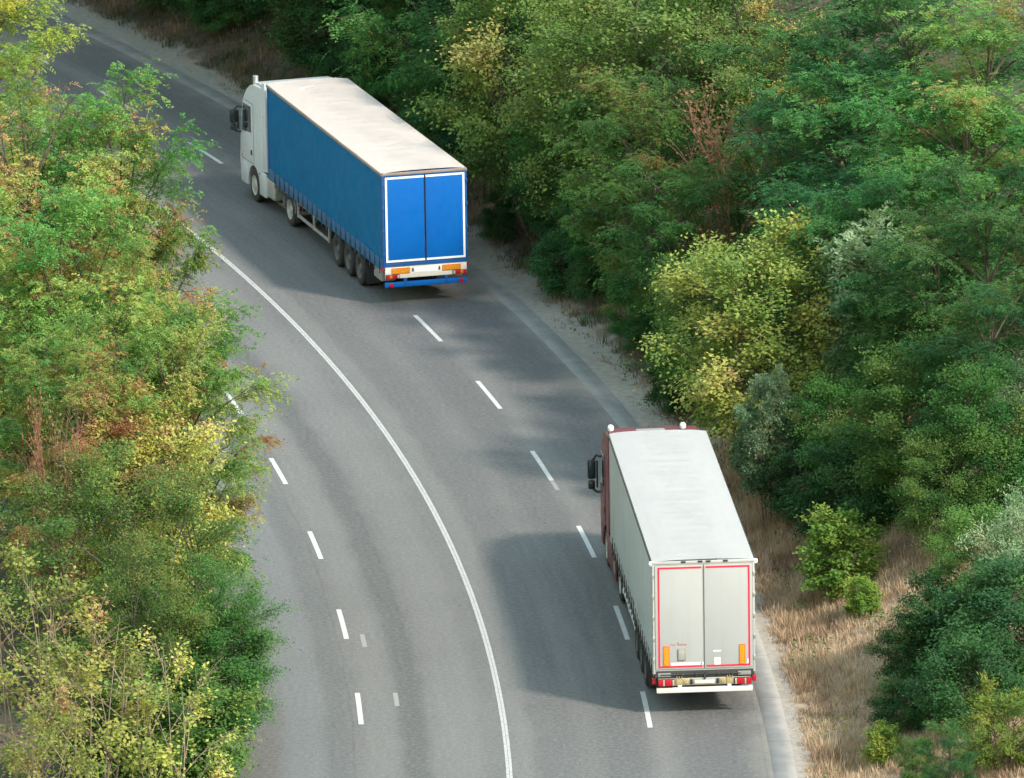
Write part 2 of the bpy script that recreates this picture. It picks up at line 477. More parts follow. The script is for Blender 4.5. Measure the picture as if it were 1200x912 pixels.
# ------------------------------------------------------------------ ground and road
def build_ground():
    offs = np.unique(np.concatenate([np.linspace(-200, -40, 12), np.linspace(-40, -7.6, 60), [-7.5, -7.2, -7, 0, 6.4, 6.9, 7.2],
                                     np.arange(7.4, 30, .4), np.linspace(30, 60, 20), np.linspace(70, 1300, 22)]))
    ts = np.unique(np.concatenate([np.linspace(-1.5, -.12, 40), np.arange(-.12, .62, .0035), np.linspace(.62, 2.4, 40)]))
    O, T = np.meshgrid(offs, ts)
    X, Y = polar(O, T)
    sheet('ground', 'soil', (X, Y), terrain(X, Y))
    ts = np.arange(-.9, 1.6, .008)

    def strip(name, mat, a, b, z, ts=ts, n=2):
        O, T = np.meshgrid(np.linspace(a, b, n), ts)
        X, Y = polar(O, T)
        return sheet(name, mat, (X, Y), np.full(X.shape, z))
    strip('road', 'asphalt', -7.0, 6.44, 0.0, n=5)
    strip('solid_line', 'line', -.08, -.008, .004); strip('solid_line', 'line', .002, .07, .004)
    # the gutter strip along the outer edge: a low concrete slab
    O, T = np.meshgrid(np.array([6.42, 6.44, 6.98, 7.02]), ts)
    X, Y = polar(O, T)
    sheet('gutter_strip', 'concrete', (X, Y), np.tile([-.02, .012, .018, -.06], (len(ts), 1)))
    X, Y = polar(*np.meshgrid(np.array([-7.14, -7.12, -6.99, -6.97]), ts))
    sheet('edge_strip', 'concrete', (X, Y), np.tile([-.05, .012, .012, -.02], (len(ts), 1)))

    def dash(name, mat, off, a0, a1, w=.064, z=.004):
        n = max(2, int((a1 - a0) / .4) + 2)
        strip(name, mat, off - w, off + w, z, np.linspace(a0 / RAD, a1 / RAD, n))

    def arc(y, off):
        return math.asin((y - CY) / (RAD + off)) * RAD
    a_r = arc(285.3, 3.6); a_l = arc(276.5, -3.55)
    for k in range(-12, 26):
        s = a_r + k * 8.42
        dash('lane_dash', 'dash', 3.60, s - 3.40, s)
        s = a_l + k * 8.47
        dash('lane_dash', 'dash', -3.55, s - 3.05, s)
    for y, off in ((257.4, -3.13), (251.6, -2.60)):
        s = arc(y, off); dash('faded_mark', 'ghost', off, s - 1.3, s, .06)
    dash('faded_mark', 'ghost', 3.6, arc(272.4, 3.6), arc(273.4, 3.6), .06)


# ------------------------------------------------------------------ trucks
def wheel(root, x, y, r, w, rimmat, side, deep=.12):
    """side -1 left, +1 right: the dished rim faces outwards"""
    s = side
    wr = bpy.data.objects.new('wheel', None); COL.objects.link(wr); wr.parent = root; wr.location = (x, y, r)
    h = w / 2
    MB().lathe([(-h, r * .60), (-h, r * .80), (-h * .92, r * .93), (-h * .7, r * .985), (-h * .2, r), (h * .2, r), (h * .7, r * .985), (h * .92, r * .93), (h, r * .80), (h, r * .60)], (0, 0, 0), n=36, caps=False).build('tyre', 'rubber', wr)
    prof = [(-h * .9, r * .58), (h * .98, r * .60), (h * .92, r * .56), (h - deep, r * .50), (h - deep * 1.1, r * .30), (h - deep * .5, r * .24), (h - deep * .2, r * .20), (h - deep * .15, r * .05)]
    b = MB().lathe([(a * s, q) for a, q in prof], (0, 0, 0), n=30)
    for k in range(10):
        q = 2 * math.pi * k / 10
        b.lathe([(s * (h - deep * 1.05), .018), (s * (h - deep * .8), .015)], (0, math.cos(q) * r * .35, math.sin(q) * r * .35), n=6)
    b.build('rim', rimmat, wr)
    return wr


def tail_light(root, xa, xb, z0, z1, y, segs, name='tail_light'):
    h = MB().box(xa, xb, y, y + .06, z0, z1, .012).build(name, 'black', root)
    tot = sum(k for k, _ in segs); a = xa + .012
    for k, m in segs:
        b = a + (xb - xa - .024) * k / tot
        MB().box(a + .004, b - .004, y - .018, y + .03, z0 + .012, z1 - .012, .01).build('lens', m, h)
        a = b
    return h


def reflector(root, xa, xb, z0, z1, y, e=.022):
    h = MB().box(xa, xb, y - .012, y + .01, z0, z1, .004).build('reflector_board', 'orange_edge', root)
    MB().box(xa + e, xb - e, y - .016, y + .0, z0 + e, z1 - e).build('amber_panel', 'amber', h)


def tape_piece(x0, x1, z0, z1, y, b):
    b.box(x0, x1, y - .004, y + .004, z0, z1)


def make_truck(cfg):
    rng = random.Random(cfg['seed'])
    L, HW, H = 13.6, 1.275, 4.0
    blue = cfg['blue']
    root = empty('semi_truck', (cfg['x'], cfg['y'], 0), cfg['yaw'])
    tag(root, cfg['label'], 'truck', 'articulated trucks on the bend')
    cur, hem, doorm, frame = (('blue_curtain', 'blue_hem', 'blue_door', 'blue_frame') if blue else ('grey_curtain', 'grey_hem', 'grey_door', 'grey_frame'))
    cabm = 'white_cab' if blue else 'red_cab'

    # --- trailer chassis
    b = MB()
    for s in (-1, 1):
        b.box(s * .45 - .07, s * .45 + .07, .35, 12.9, .82, 1.12, .01)
    for y in np.arange(.8, 12.8, 1.1):
        b.box(-1.2, 1.2, y - .04, y + .04, 1.00, 1.11)
    for y in (2.9, 4.21, 5.52):
        b.box(-.95, .95, y - .08, y + .08, .45, .62, .02)
        for s in (-1, 1): b.box(s * .62 - .06, s * .62 + .06, y - .1, y + .55, .55, .86, .02)
    b.build('chassis', 'chassis', root)
    box('floor', 'steel', root, -1.26, 1.26, .02, L - .02, 1.125, 1.2)
    # --- curtains with straps
    zt, zb = 3.88, 1.04
    for s in (-1, 1):
        ny, nz = 150, 16
        bm = bmesh.new()
        grid = []
        ph = rng.uniform(0, 6)
        for i in range(ny + 1):
            y = .10 + (L - .2) * i / ny
            col = []
            for j in range(nz + 1):
                z = zb + (zt - zb) * j / nz
                k = math.sin(math.pi * j / nz)
                d = .010 * math.sin(y * 5.4 + ph) * (1 - j / nz) + .016 * k * math.sin(y * 1.3 + ph * 2) + .006 * math.sin(y * 2.4 + z * 1.1)
                col.append(bm.verts.new((s * (HW - .025 + d), y, z)))
            grid.append(col)
        for i in range(ny):
            for j in range(nz):
                bm.faces.new((grid[i][j], grid[i + 1][j], grid[i + 1][j + 1], grid[i][j + 1]))
        r = bmesh.ops.solidify(bm, geom=bm.faces[:], thickness=.012)
        q = MB(); q.bm.free(); q.bm = bm
        c = q.build('curtain', cur, root)
        # hem band: heavier cloth along the bottom
        MB().box(s * (HW - .012) - .008, s * (HW - .012) + .008, .08, L - .08, 1.0, 1.36 if blue else 1.30, .004).build('hem_band', hem, c)
        st = None
        ys = np.arange(.45, L - .3, .56)
        for y in ys:
            if st is None:
                bb = MB()
                bb.box(-.003, .010, -.028, .028, .90, 1.36)
                bb.box(-.003, .026, -.045, .045, 1.04, 1.20, .008)
                bb.box(-.003, .020, -.02, .02, .88, .96, .004)
                st = bb.build('curtain_strap', 'blue_strap' if blue else 'black', root)
                o = st
            else:
                o = st.copy(); COL.objects.link(o); o.parent = root
            o.location = (s * (HW + .0), y, 0)
            if s < 0: o.scale = (-1, 1, 1)
        # rail along the roof edge
        MB().box(s * HW - .025, s * HW + .022, .0, L, 3.855, 3.94, .012).build('roof_rail', 'brown_rail' if blue else 'black', root)
    # --- roof: gently domed sheet with bows showing
    ny, nx = 70, 12
    bm = bmesh.new(); g = []
    for i in range(ny + 1):
        y = L * i / ny; row = []
        for j in range(nx + 1):
            u = -1 + 2 * j / nx
            z = 3.945 + .055 * (1 - u ** 4) + .0025 * math.cos(2 * math.pi * y / .68) * (1 - u * u) + .002 * math.sin(y * 1.7 + u * 3)
            row.append(bm.verts.new((u * (HW - .004), y, z)))
        g.append(row)
    for i in range(ny):
        for j in range(nx):
            bm.faces.new((g[i][j], g[i][j + 1], g[i + 1][j + 1], g[i + 1][j]))
    bmesh.ops.solidify(bm, geom=bm.faces[:], thickness=.03)
    q = MB(); q.bm.free(); q.bm = bm
    rf = q.build('roof', 'cream_roof' if blue else 'white_roof', root)
    if blue:
        bb = MB()
        bb.box(-.62, -.42, L - 1.35, L - 1.26, 4.002, 4.010, .003)
        bb.box(-.55, -.05, L - 1.12, L - 1.06, 4.003, 4.009, .002)
        bb.build('roof_patch', 'greytape', rf)
    # --- headboard
    MB().box(-HW + .02, HW - .02, L - .06, L, 1.1, 3.93, .02).build('headboard', 'alu' if blue else 'grey_frame', root)
    for s in (-1, 1):
        MB().box(*sorted((s * (HW - .07), s * HW)), L - .09, L + .01, 1.0, 3.9, .015).build('front_post', frame, root)
    # --- rear frame and doors
    zd0, zd1 = (1.28, 3.84) if blue else (1.20, 3.86)
    b = MB()
    b.box(-HW, -HW + .055, -.015, .13, zd0 - .12, 3.95, .012)
    b.box(HW - .055, HW, -.015, .13, zd0 - .12, 3.95, .012)
    b.box(-HW + .055, HW - .055, -.012, .12, zd1 + .004, 3.945, .01)
    b.box(-HW + .055, HW - .055, -.012, .12, zd0 - (.12 if blue else .05), zd0 - .006, .01)
    fr = b.build('rear_frame', frame, root)
    if blue:
        MB().box(-HW - .003, HW + .003, -.024, .03, 3.875, 3.955, .012).build('rear_header', 'brown_rail', root)
    else:
        MB().box(-HW - .003, HW + .003, -.03, .03, 3.90, 3.965, .012).build('rear_header', 'grey_frame', root)
        for s in (-1, 1):
            MB().lathe([(-.06, .02), (-.05, .05), (0, .065), (.05, .05), (.06, .02)], (s * (HW + .025), .05, 3.90), axis='z', n=16).build('corner_buffer', 'white_tape', root)
        for x in (-.5, -.08, .12, .55):
            MB().box(x - .06, x + .06, -.045, -.01, 3.925, 3.965, .008).build('roof_latch', 'black', root)
    for s in (-1, 1):
        x0, x1 = sorted((s * .008, s * (HW - .06)))
        d = MB().box(x0, x1, -.035, .02, zd0, zd1, .008)
        dr = d.build('rear_door', doorm, root)
        y = -.036
        t = MB(); w = .060 if blue else .045
        ins = .012 if blue else .065
        xo, xi = s * (HW - .062 - ins), s * (.02 if blue else .05)
        xs = sorted((xo, xo - s * w))
        t.box(xs[0], xs[1], y - .004, y + .003, zd0 + .01 + (0 if blue else .03), zd1 - .01 - (0 if blue else .03))
        xs = sorted((xo - s * w, xi))
        t.box(xs[0], xs[1], y - .004, y + .003, zd1 - .01 - (0 if blue else .03) - w, zd1 - .01 - (0 if blue else .03))
        t.box(xs[0], xs[1], y - .004, y + .003, zd0 + .01 + (0 if blue else .03), zd0 + .01 + (0 if blue else .03) + w)
        t.build('reflective_tape', 'white_tape' if blue else 'red_tape', dr)
        for z in np.linspace(zd0 + .25, zd1 - .25, 4 if blue else 5):
            xs = sorted((s * (HW - .045), s * (HW + .012)))
            MB().box(xs[0], xs[1], -.045, .01, z - .05, z + .05, .008).build('hinge', frame if blue else 'alu', dr)
        if not blue:
            MB().box(-.02 if s < 0 else .012, -.012 if s < 0 else .02, -.043, -.03, zd0 + .02, zd1 - .02).build('door_seal', 'ink', dr)
        else:
            MB().box(*sorted((s * .010, s * .026)), -.041, -.03, zd0 + .02, zd1 - .02).build('door_seal', 'black', dr)
    # --- rear bumper, lights, plates
    if blue:
        board = MB().box(-1.235, 1.235, -.03, .01, .80, 1.135, .012).build('bumper_board', 'pale_board', root)
        for s in (-1, 1):
            reflector(root, *sorted((s * .49, s * 1.05)), .935, 1.11, -.032)
            xs = sorted((s * .80, s * 1.225))
            seg = [(1, 'redlens'), (1.1, 'amberlens'), (1.6, 'redlens'), (.8, 'clear')]
            tail_light(root, xs[0], xs[1], .80, .93, -.055, seg if s < 0 else seg[::-1])
            MB().box(s * .40 - .02, s * .40 + .02, -.05, -.02, .98, 1.08, .006).build('plate_lamp', 'black', root)
            MB().box(s * .62 - .045, s * .62 + .045, -.02, .1, .55, .86, .01).build('bar_bracket', 'blue_frame', root)
            MB().lathe([(-.05, .05), (-.02, .068), (0, .068)], (s * 1.05, -.02, .60), axis='y', n=18).build('round_lamp', 'redlens', root)
            MB().box(*sorted((s * 1.26, s * 1.31)), .02, .10, 1.02, 1.12, .012).build('side_marker', 'redlens', root)
        pl = MB().box(-.36, .36, -.036, -.028, .93, 1.08, .004).build('number_plate', 'white_tape', root)
        MB().box(-1.235, 1.235, -.01, .09, .53, .68, .02).build('underride_bar', 'blue_door', root)
        for s in (-1, 1):
            MB().box(*sorted((s * .78, s * 1.22)), .5, 1.35, .62, .95, .03).build('tool_box', 'steel', root)
    else:
        MB().box(-1.24, 1.24, -.008, .12, .975, 1.145, .012).box(-1.2, 1.2, .06, .16, .90, .97, .012).build('rear_beam', 'chassis', root)
        for x in (-1.0, 1.0): MB().box(x - .16, x + .16, -.022, .0, 1.0, 1.10, .006).build('beam_plate', 'steel', root)
        lk = MB()
        lk.tube([(-1.1, -.03, 1.055), (-.05, -.03, 1.06)], .014).tube([(.05, -.03, 1.06), (.9, -.03, 1.055)], .014)
        for x in (-.55, -.2, .05, .35, .7): lk.box(x - .03, x + .03, -.05, .0, 1.02, 1.09, .006)
        lk.box(-.02, .03, -.06, -.01, .93, 1.06, .006)
        lk.build('lock_bar', 'chassis', root)
        MB().box(-1.16, 1.16, .0, .04, .765, .955, .01).build('light_carrier', 'alu', root)
        for s in (-1, 1):
            xs = sorted((s * .74, s * 1.17))
            seg = [(1, 'redlens'), (.4, 'clear'), (1.6, 'redlens'), (.5, 'clear')]
            tail_light(root, xs[0], xs[1], .765, .945, -.05, seg if s < 0 else seg[::-1])
            br = MB().box(s * .63 - .075, s * .63 + .075, -.03, .02, .80, .95, .01)
            for dx in (-.06, 0, .06): br.box(s * .63 + dx - .012, s * .63 + dx + .012, -.035, .01, .93, 1.0, .004)
            br.build('winch_bracket', 'brass', root)
            MB().box(s * .46 - .07, s * .46 + .07, -.03, .015, .805, .935, .01).lathe([(-.045, .04), (-.03, .04)], (s * .46, 0, .87), axis='y', n=14).build('coupling_socket', 'brass', root)
            MB().box(s * .62 - .05, s * .62 + .05, -.01, .1, .66, .82, .012).build('bar_bracket', 'pale_board', root)
            MB().box(*sorted((s * 1.20, s * 1.30)), .08, .2, .80, .95, .012).build('side_marker', 'redlens', root)
            reflector(root, *sorted((s * .87, s * 1.025)), zd0 + .08, zd0 + .60, -.040, .02)
            MB().box(*sorted((s * .30, s * .36)), -.032, .01, .79, .93, .01).build('plate_lamp', 'black', root)
        MB().box(-.28, .28, -.025, -.005, .79, .925, .008).build('plate_holder', 'steel', root)
        pl = MB().box(-.25, .25, -.034, -.024, .81, .905, .006).build('number_plate', 'plate', root)
        MB().box(-1.20, 1.20, -.03, .07, .585, .715, .02).build('underride_bar', 'pale_board', root)
        # things on the doors: document box, stickers, the small red lettering (too fine to read in the photograph)
        db = MB().box(-.67, -.47, -.060, -.03, zd0 + .215, zd0 + .525, .02).build('document_box', 'ink', root)
        MB().box(-.65, -.49, -.068, -.055, zd0 + .235, zd0 + .505, .015).build('lid', 'tan_box', db)
        MB().box(-.83, -.02, -.0385, -.034, zd0 + .095, zd0 + .165).build('white_strip', 'white_tape', root)
        bb = MB()
        for k, x in enumerate((-.83, -.785, -.74, -.655, -.62, -.575, -.53, -.49, -.45)):
            hgt = (.05, .035, .045, .09, .04, .05, .05, .04, .045)[k]
            bb.box(x - .012, x - .001, -.0385, -.0355, zd0 + .60, zd0 + .60 + hgt)
            bb.box(x - .002, x + .014, -.0385, -.0355, zd0 + .60 + hgt - .018, zd0 + .60 + hgt - .003)
            if k % 2: bb.box(x + .010, x + .016, -.0385, -.0355, zd0 + .605, zd0 + .60 + hgt - .018)
        bb.build('red_lettering', 'redink', root)
        sk = MB().box(.25, .40, -.0395, -.0345, zd0 + .07, zd0 + .27, .002).build('sticker', 'white_tape', root)
        bb = MB()
        for x in (.285, .315, .345, .365): bb.box(x - .005, x + .005, -.0415, -.039, zd0 + .14, zd0 + .20)
        bb.box(.33, .36, -.0415, -.039, zd0 + .19, zd0 + .20)
        bb.build('lettering', 'ink', sk)
        for x in (-.13, -.08, -.03):
            MB().box(x - .016, x + .016, -.0410, -.0387, zd0 + .10, zd0 + .16).build('small_sticker', 'orange_edge' if x == -.08 else 'greytape', root)
        MB().box(1.07, 1.13, -.0395, -.0345, zd0 + .10, zd0 + .21).build('small_sticker', 'white_tape', root)
        MB().box(.22, .42, -.039, -.0345, zd0 + .42, zd0 + .46).build('small_sticker', 'greytape', root)
        bb = MB()
        for a, z in ((-.62, 2.3), (.4, 2.75)): bb.box(a, a + .07, -.037, -.0345, z, z + .012)
        bb.build('scuff', 'grey_frame', root)
    # --- running gear
    for y in (2.9, 4.21, 5.52):
        for s in (-1, 1):
            wheel(root, s * 1.07, y, .52, .37, 'rimdark', s, .10)
    for s in (-1, 1):
        b = MB()
        prof = [(2.2, .55), (2.24, .55), (2.24, 1.04), (6.2, 1.04), (6.2, .7), (6.24, .7), (6.24, 1.075), (2.2, 1.075)]
        b.prism(prof, *sorted((s * .88, s * 1.25)))
        b.build('mudguard', 'black', root)
        MB().box(*sorted((s * .86, s * 1.25)), 2.02, 2.04, .22, .85).build('mudflap', 'black', root)
        # side guard ladder
        gx = s * 1.19
        if blue:
            g = MB()
            g.box(gx - .025, gx + .025, 6.55, 10.35, .93, 1.03, .01).box(gx - .025, gx + .025, 6.55, 10.35, .50, .60, .01)
            for y in (6.6, 8.4, 10.3): g.box(gx - .03, gx + .03, y - .05, y + .05, .48, 1.06, .01)
            g.build('side_guard', 'alu', root)
        else:
            g = MB()
            g.box(gx - .02, gx + .02, 6.5, 10.4, .52, .64, .01).box(gx - .02, gx + .02, 6.5, 10.4, .80, .92, .01)
            for y in (6.6, 8.4, 10.3): g.box(gx - .03, gx + .03, y - .05, y + .05, .5, 1.06, .01)
            g.build('side_guard', 'white_tape', root)
        # landing leg
        MB().box(s * .8 - .06, s * .8 + .06, 10.75, 10.88, .35, 1.1, .01).box(s * .8 - .1, s * .8 + .1, 10.7, 10.93, .31, .35, .008).build('landing_leg', 'steel', root)
        if not blue:
            MB().box(*sorted((s * .75, s * 1.2)), 8.0, 9.6, .55, .98, .03).build('pallet_box', 'grey_hem', root)
    # ---------------------------------------------------------------- tractor
    yd, ys = L - 2.2, L - 2.2 + 3.7
    before = set(root.children)
    b = MB()
    for s in (-1, 1): b.box(s * .42 - .05, s * .42 + .05, yd - 1.2, ys + 1.0, .72, .98, .01)
    b.box(-.5, .5, yd - .3, yd + .5, .98, 1.09, .03)
    b.box(-.5, .5, yd - 1.25, yd - 1.15, .62, .95, .01)
    b.box(-.95, .95, yd - .09, yd + .09, .42, .64, .02).box(-.95, .95, ys - .08, ys + .08, .42, .58, .02)
    b.build('tractor_chassis', 'chassis', root)
    for s in (-1, 1):
        wheel(root, s * 1.07, yd, .52, .30, 'rim', s, .15)
        wheel(root, s * .75, yd, .52, .30, 'rimdark', s, .10)
        wheel(root, s * 1.05, ys, .52, .32, 'rim', s, .03)
        # rear mudguard over the drive wheels
        pr = []
        for k in range(13):
            q = math.pi * (k / 12); pr.append((yd + .66 * math.cos(q), .52 + .60 * math.sin(q)))
        for k in range(12, -1, -1):
            q = math.pi * (k / 12); pr.append((yd + .63 * math.cos(q), .52 + .56 * math.sin(q)))
        MB().prism(pr, *sorted((s * .60, s * 1.24))).build('mudguard', 'steel' if blue else 'black', root)
        MB().box(*sorted((s * .62, s * 1.22)), yd - .69, yd - .66, .25, .75).build('mudflap', 'black', root)
        tail_light(root, *sorted((s * .72, s * 1.22)), .64, .80, yd - .80, [(1, 'redlens'), (.7, 'redlens'), (.7, 'amberlens')])
        MB().box(*sorted((s * .80, s * 1.15)), yd - .77, yd - .74, .48, .60).build('tail_plate', 'alu', root)
        # tank and fairing between the axles
        if blue:
            tk = MB().box(*sorted((s * .62, s * 1.20)), yd + 1.72, ys - .60, .40, 1.02, .09, 4).build('fuel_tank', 'alu', root)
            MB().box(*sorted((s * 1.17, s * 1.245)), ys - 1.28, ys - .62, .36, 1.10, .03).build('side_fairing', cabm, root)
        else:
            MB().box(*sorted((s * .62, s * 1.17)), yd + .75, ys - .62, .42, 1.0, .08, 4).build('fuel_tank', 'alu', root)
            MB().box(*sorted((s * 1.19, s * 1.25)), yd + .72, ys - .62, .34, 1.08, .03).build('side_fairing', cabm, root)
            f = MB().box(*sorted((s * 1.245, s * 1.256)), yd + 1.0, yd + 1.3, .45, .8, .01).build('fairing_hatch', 'steel', root)
    # cab shell: side outline with wheel arch
    yb, yf = L + .62, ys + 1.42
    arch = []
    for k in range(13):
        q = math.pi * k / 12
        arch.append((ys - .62 * math.cos(q), .60 + .60 * math.sin(q)))
    ztop = 3.72
    prof = [(yb, 1.08), (ys - .64, 1.08), (ys - .64, .62)] + arch + [(ys + .64, .42), (yf - .06, .38), (yf, .55), (yf + .02, 1.1), (yf, 1.75), (yf - .10, 2.15),
            (yf - .30, 2.95), (yf - .42, 3.12), (yf - .75, 3.42), (yf - 1.2, ztop - .12), (yf - 1.6, ztop), (yb, ztop)]
    cab = MB().prism(prof, -1.22, 1.22, .07, 3).build('cab', cabm, root)
    # roof deflector rising to the trailer's height, narrower than the cab
    pr = [(yb + .02, ztop - .02), (yf - 1.25, ztop - .05), (yf - 1.6, ztop + .05), (yb + .35, 3.80), (yb + .02, 3.81)]
    MB().prism(pr, -1.17, 1.17, .05, 3).build('roof_deflector', cabm, cab)
    for s in (-1, 1):
        # side deflector closing the gap behind the cab
        MB().prism([(yb - .42, 1.15), (yb + .05, 1.10), (yb + .05, 3.85), (yb - .30, 3.90)], *sorted((s * 1.13, s * 1.20)), .02).build('side_deflector', cabm, cab)
        # door, window, handle
        yd0, yd1 = yf - 1.42, yf - .28
        dprof = [(yd0, 1.18), (yd1 + .08, 1.18), (yd1 + .12, 2.0), (yd1 - .12, 3.02), (yd0, 3.02)]
        dr = MB().prism(dprof, *sorted((s * 1.20, s * 1.235)), .012).build('cab_door', cabm, root)
        wprof = [(yd0 + .20, 2.12), (yd1 + .03, 2.02), (yd1 + .05, 2.10), (yd1 - .15, 2.92), (yd0 + .20, 2.92)]
        MB().prism(wprof, *sorted((s * 1.22, s * 1.242)), .008).build('side_window', 'glass', dr)
        MB().prism([(yd0 + .19, 2.10), (yd0 + .21, 2.10), (yd0 + .21, 2.94), (yd0 + .19, 2.94)], *sorted((s * 1.22, s * 1.246))).build('window_trim', 'black', dr)
        MB().box(*sorted((s * 1.22, s * 1.25)), yd0 + .10, yd0 + .24, 1.42, 1.58, .015).build('door_handle', 'black', dr)
        gap = MB()
        gap.box(*sorted((s * 1.215, s * 1.224)), yd0 - .022, yd0 - .008, 1.17, 3.03).box(*sorted((s * 1.215, s * 1.224)), yd0 - .022, yd1 - .1, 3.022, 3.036).box(*sorted((s * 1.215, s * 1.224)), yd0 - .022, yd1 + .1, 1.160, 1.174)
        gap.build('door_seam', 'black', cab)
        # step and lower corner panel
        MB().box(*sorted((s * 1.0, s * 1.235)), ys + .66, ys + 1.2, .40, 1.05, .04).build('step_panel', cabm, root)
        # mirror housings on two arms
        ym = yf - .15
        mr = MB()
        mr.box(*sorted((s * 1.35, s * 1.565)), ym - .02, ym + .14, 2.06, 2.58, .05, 3).box(*sorted((s * 1.37, s * 1.55)), ym - .02, ym + .12, 1.78, 2.02, .05, 3)
        mr.tube([(s * 1.20, ym - .02, 2.66), (s * 1.33, ym + .04, 2.70), (s * 1.42, ym + .06, 2.58)], .035).tube([(s * 1.20, ym - .02, 1.72), (s * 1.32, ym + .04, 1.70), (s * 1.42, ym + .06, 1.78)], .035)
        mr.box(*sorted((s * 1.29, s * 1.335)), ym - .03, ym + .08, 1.82, 2.56, .02)
        mr = mr.build('mirror', 'black', root)
        g = MB().box(*sorted((s * 1.38, s * 1.54)), ym - .026, ym - .012, 2.10, 2.54, .02).box(*sorted((s * 1.39, s * 1.53)), ym - .026, ym - .012, 1.81, 1.98, .02).build('mirror_glass', 'glass', mr)
        if blue: mr.scale = (1, 1, .8); mr.location = (0, 0, .58)
        # headlamp
        MB().box(*sorted((s * .80, s * 1.16)), yf - .06, yf + .035, .62, .90, .04).build('headlight', 'clear', root)
        MB().box(*sorted((s * 1.22, s * 1.26)), ys - .75, ys - .65, .98, 1.06, .01).build('side_marker', 'amberlens', root)
        # the orange repeater on the cab corner
        MB().box(*sorted((s * 1.21, s * 1.245)), yf - .32, yf - .20, 1.22, 1.30, .01).build('indicator', 'amberlens', root)
    MB().prism([(yf + .012, 1.80), (yf + .03, 1.80), (yf - .26, 2.98), (yf - .28, 2.98)], -1.12, 1.12).build('windscreen', 'glass', root)
    MB().box(-.95, .95, yf - .02, yf + .04, .98, 1.62, .03).build('grille', 'black', root)
    MB().box(-1.2, 1.2, yf - .12, yf + .06, .38, .62, .05).build('bumper', cabm, root)
    MB().prism([(yf - .28, 3.06), (yf + .02, 2.98), (yf + .03, 3.02), (yf - .27, 3.14)], -1.1, 1.1).build('sun_visor', 'black', root)
    if blue:
        MB().lathe([(3.45, .06), (3.60, .06), (3.61, .085), (3.86, .085), (3.87, .07)], (-1.03, yb + 1.15, 0), axis='z', n=18).build('roof_beacon', 'alu', root)
    else:
        for x in (-1.12, .78):
            MB().lathe([(3.68, .04), (3.82, .04), (3.83, .075), (3.91, .085), (3.96, .06), (3.98, .02)], (x, yb + .25, 0), axis='z', n=16).build('roof_beacon', 'white_tape', root)
        MB().box(-.45, .30, yb + .04, yb + .34, 3.79, 3.825, .01).build('roof_hatch', 'steel', cab)
        MB().tube([(-1.1, yb + .9, 3.7), (-1.15, yb + 1.0, 3.95)], .012, 6).build('aerial', 'black', root)
    # the tractor is steered a little into the bend: turn its parts about the kingpin
    bpy.context.view_layer.update()
    piv = Matrix.Translation((0, L - 1.6, 0))
    turn = piv @ Matrix.Rotation(R_(cfg['turn']), 4, 'Z') @ piv.inverted()
    for o in root.children:
        if o not in before:
            o.matrix_local = turn @ o.matrix_local
    return root


# ------------------------------------------------------------------ plants
def raw_mesh(name, V, F, mat, tint=None, smooth=False):
    me = bpy.data.meshes.new(name)
    k = F.shape[1]
    me.vertices.add(len(V)); me.vertices.foreach_set('co', np.ascontiguousarray(V, np.float32).ravel())
    me.loops.add(F.size); me.loops.foreach_set('vertex_index', np.ascontiguousarray(F, np.int32).ravel())
    me.polygons.add(len(F)); me.polygons.foreach_set('loop_start', np.arange(0, F.size, k, dtype=np.int32))
    if smooth: me.polygons.foreach_set('use_smooth', np.ones(len(F), bool))
    if tint is not None:
        a = me.attributes.new('tint', 'FLOAT', 'FACE'); a.data.foreach_set('value', tint.astype(np.float32))
    me.update(calc_edges=True)
    me.materials.append(MAT[mat])
    return me


def unit(a):
    return a / np.maximum(np.linalg.norm(a, axis=-1, keepdims=True), 1e-9)


def bez(p0, p1, p2, n):
    t = np.linspace(0, 1, n)[:, None]
    return (1 - t) ** 2 * p0 + 2 * t * (1 - t) * p1 + t * t * p2


def tubes(paths, radii, n=5):
    Vs, Fs, b = [], [], 0
    for P, r in zip(paths, radii):
        d = unit(np.gradient(P, axis=0))
        ref = np.tile(np.array([.31, .17, .93]), (len(P), 1)) if abs(d[0, 2]) < .9 else np.tile(np.array([1., .1, 0]), (len(P), 1))
        s = unit(np.cross(d, ref)); t = np.cross(s, d)
        q = np.arange(n) * 2 * np.pi / n
        V = P[:, None] + r[:, None, None] * (np.cos(q)[None, :, None] * s[:, None] + np.sin(q)[None, :, None] * t[:, None])
        m = len(P)
        i = np.arange(m * n).reshape(m, n) + b
        j = np.roll(i, -1, 1)
        Fs.append(np.stack([i[:-1], j[:-1], j[1:], i[1:]], -1).reshape(-1, 4)); Vs.append(V.reshape(-1, 3)); b += m * n
    return np.concatenate(Vs), np.concatenate(Fs)


def rhombs(P, A, B, tint):
    """leaf blades: base P, length vector A, half width vector B (all N x 3)"""
    m = P + A * .45
    V = np.stack([P, m + B, P + A, m - B], 1).reshape(-1, 3)
    F = np.arange(len(V)).reshape(-1, 4)
    return V, F, tint


